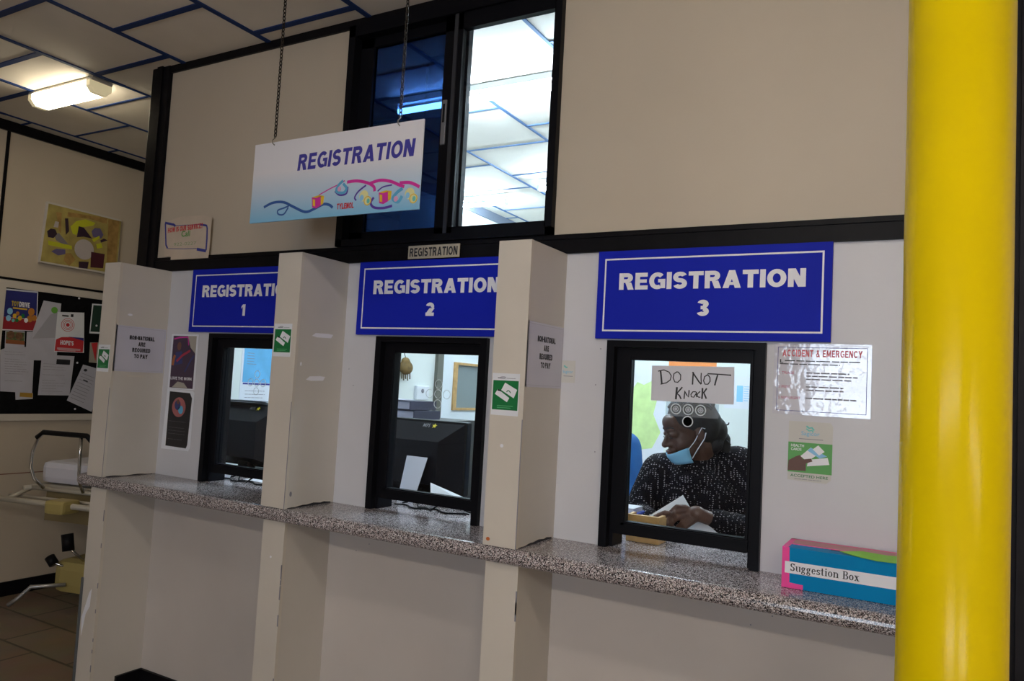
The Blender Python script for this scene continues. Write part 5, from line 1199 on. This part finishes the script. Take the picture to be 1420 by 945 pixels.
# papers she handles
def sheet3(name, pts, label, mtl):
    A = [at(*p) for p in pts]; return flat(name, A, mtl, label, 'paper', .0012, 'papers in front of the seated person')
sheet3('held_sheet', [(884, 726, -.30), (930, 728, -.28), (958, 706, -.235), (947, 687, -.22)], 'white sheet lifted in the hand of the person in the flecked blouse', M_PAPER2)
sheet3('open_sheet', [(938, 737, -.27), (1002, 746, -.30), (975, 722, -.235), (950, 722, -.225)], 'grey white sheet lying under the hand of the person in the flecked blouse', M_PAPER)
# --- second person in blue, mostly hidden behind the wall between two windows
blue = thing('person', 'person in a bright blue top, one sleeve showing at the third window', 'person', (-1.44, 3.42, 0))
bm_ = MB(); HC2 = Vector((-1.46, 3.36, 1.52)); H2, R2 = head_frame(HC2, math.radians(120), math.radians(8)); build_head(bm_, H2, R2)
nk = Vector((-1.46, 3.43, 1.34)); pel2 = Vector((-1.44, 3.50, .70)); s1, s2 = Vector((-1.64, 3.44, 1.27)), Vector((-1.285, 3.42, 1.30))
limb(bm_, [H2(-.03, 0, -.06), nk], [.055, .062]); limb(bm_, [nk, Vector((-1.45, 3.46, 1.1)), pel2], [.08, .13, .14]); limb(bm_, [s1, nk, s2], [.055, .065, .055])
e1, w1 = Vector((-1.70, 3.36, 1.05)), Vector((-1.60, 3.12, 1.07)); e2, w2_ = Vector((-1.222, 3.34, 1.09)), Vector((-1.38, 3.12, 1.07))
limb(bm_, [s1, e1, w1], [.052, .042, .026]); limb(bm_, [s2, e2, w2_], [.052, .042, .026])
for w_, sg in ((w1, 1), (w2_, -1)):
    pc = w_+Vector((.01*sg, -.06, .0)); tp = [(pc+Vector(((k-1.5)*.018, -.03, 0)), pc+Vector(((k-1.5)*.02, -.06-.006*(k in (1, 2)), .006)), pc+Vector(((k-1.5)*.02, -.085-.01*(k in (1, 2)), -.004))) for k in range(4)]
    hand(bm_, w_, tp, pc, (.036, .042, .016), [pc+Vector((.025*sg, .01, 0)), pc+Vector((.045*sg, -.015, .0)), pc+Vector((.05*sg, -.04, -.002))])
for sgn in (-1, 1):
    hip = pel2+Vector((sgn*.1, 0, -.02)); kn = hip+Vector((sgn*.04, -.40, -.08)); ft = kn+Vector((0, .04, -.50)); limb(bm_, [hip, kn, ft, ft+Vector((0, -.14, -.03))], [.10, .068, .045, .03])
part('body', fuse(bm_, .0055, 3), M_SKIN, blue)
q = MB().ball((-1.45, 3.46, 1.12), (.185, .13, .20)).ball(pel2+Vector((0, 0, .14)), (.19, .16, .16)); limb(q, [s1, nk+Vector((0, 0, -.03)), s2], [.072, .078, .072], 18); limb(q, [s1, e1, w1+(e1-w1)*.3], [.07, .060, .045], 18); limb(q, [s2, e2, w2_+(e2-w2_)*.3], [.074, .064, .045], 18)
part('blue_top', fuse(q, .009, 4, 'top'), mat('royal_blue_cloth', (.004, .12, .40), .7, noise=.1, nscale=12), blue)
q = MB().ball(pel2, (.19, .17, .12))
for sgn in (-1, 1):
    hip = pel2+Vector((sgn*.1, 0, -.02)); kn = hip+Vector((sgn*.04, -.40, -.08)); ft = kn+Vector((0, .04, -.45)); limb(q, [hip, kn, ft], [.115, .08, .058])
part('trousers', fuse(q, .012, 3, 'tr'), mat('black_cloth', (.012, .012, .015), .8), blue)
q = MB().ball(H2(-.022, 0, .046), (.103, .085, .092), seg=20, rot=R2).ball(H2(-.05, 0, 0), (.085, .082, .09), seg=20, rot=R2); part('hair', fuse(q, .006, 2, 'hair'), M_HAIR, blue)
chair(Vector((-1.44, 3.52, 0)), 0, 'black office chair under the person in the bright blue top')
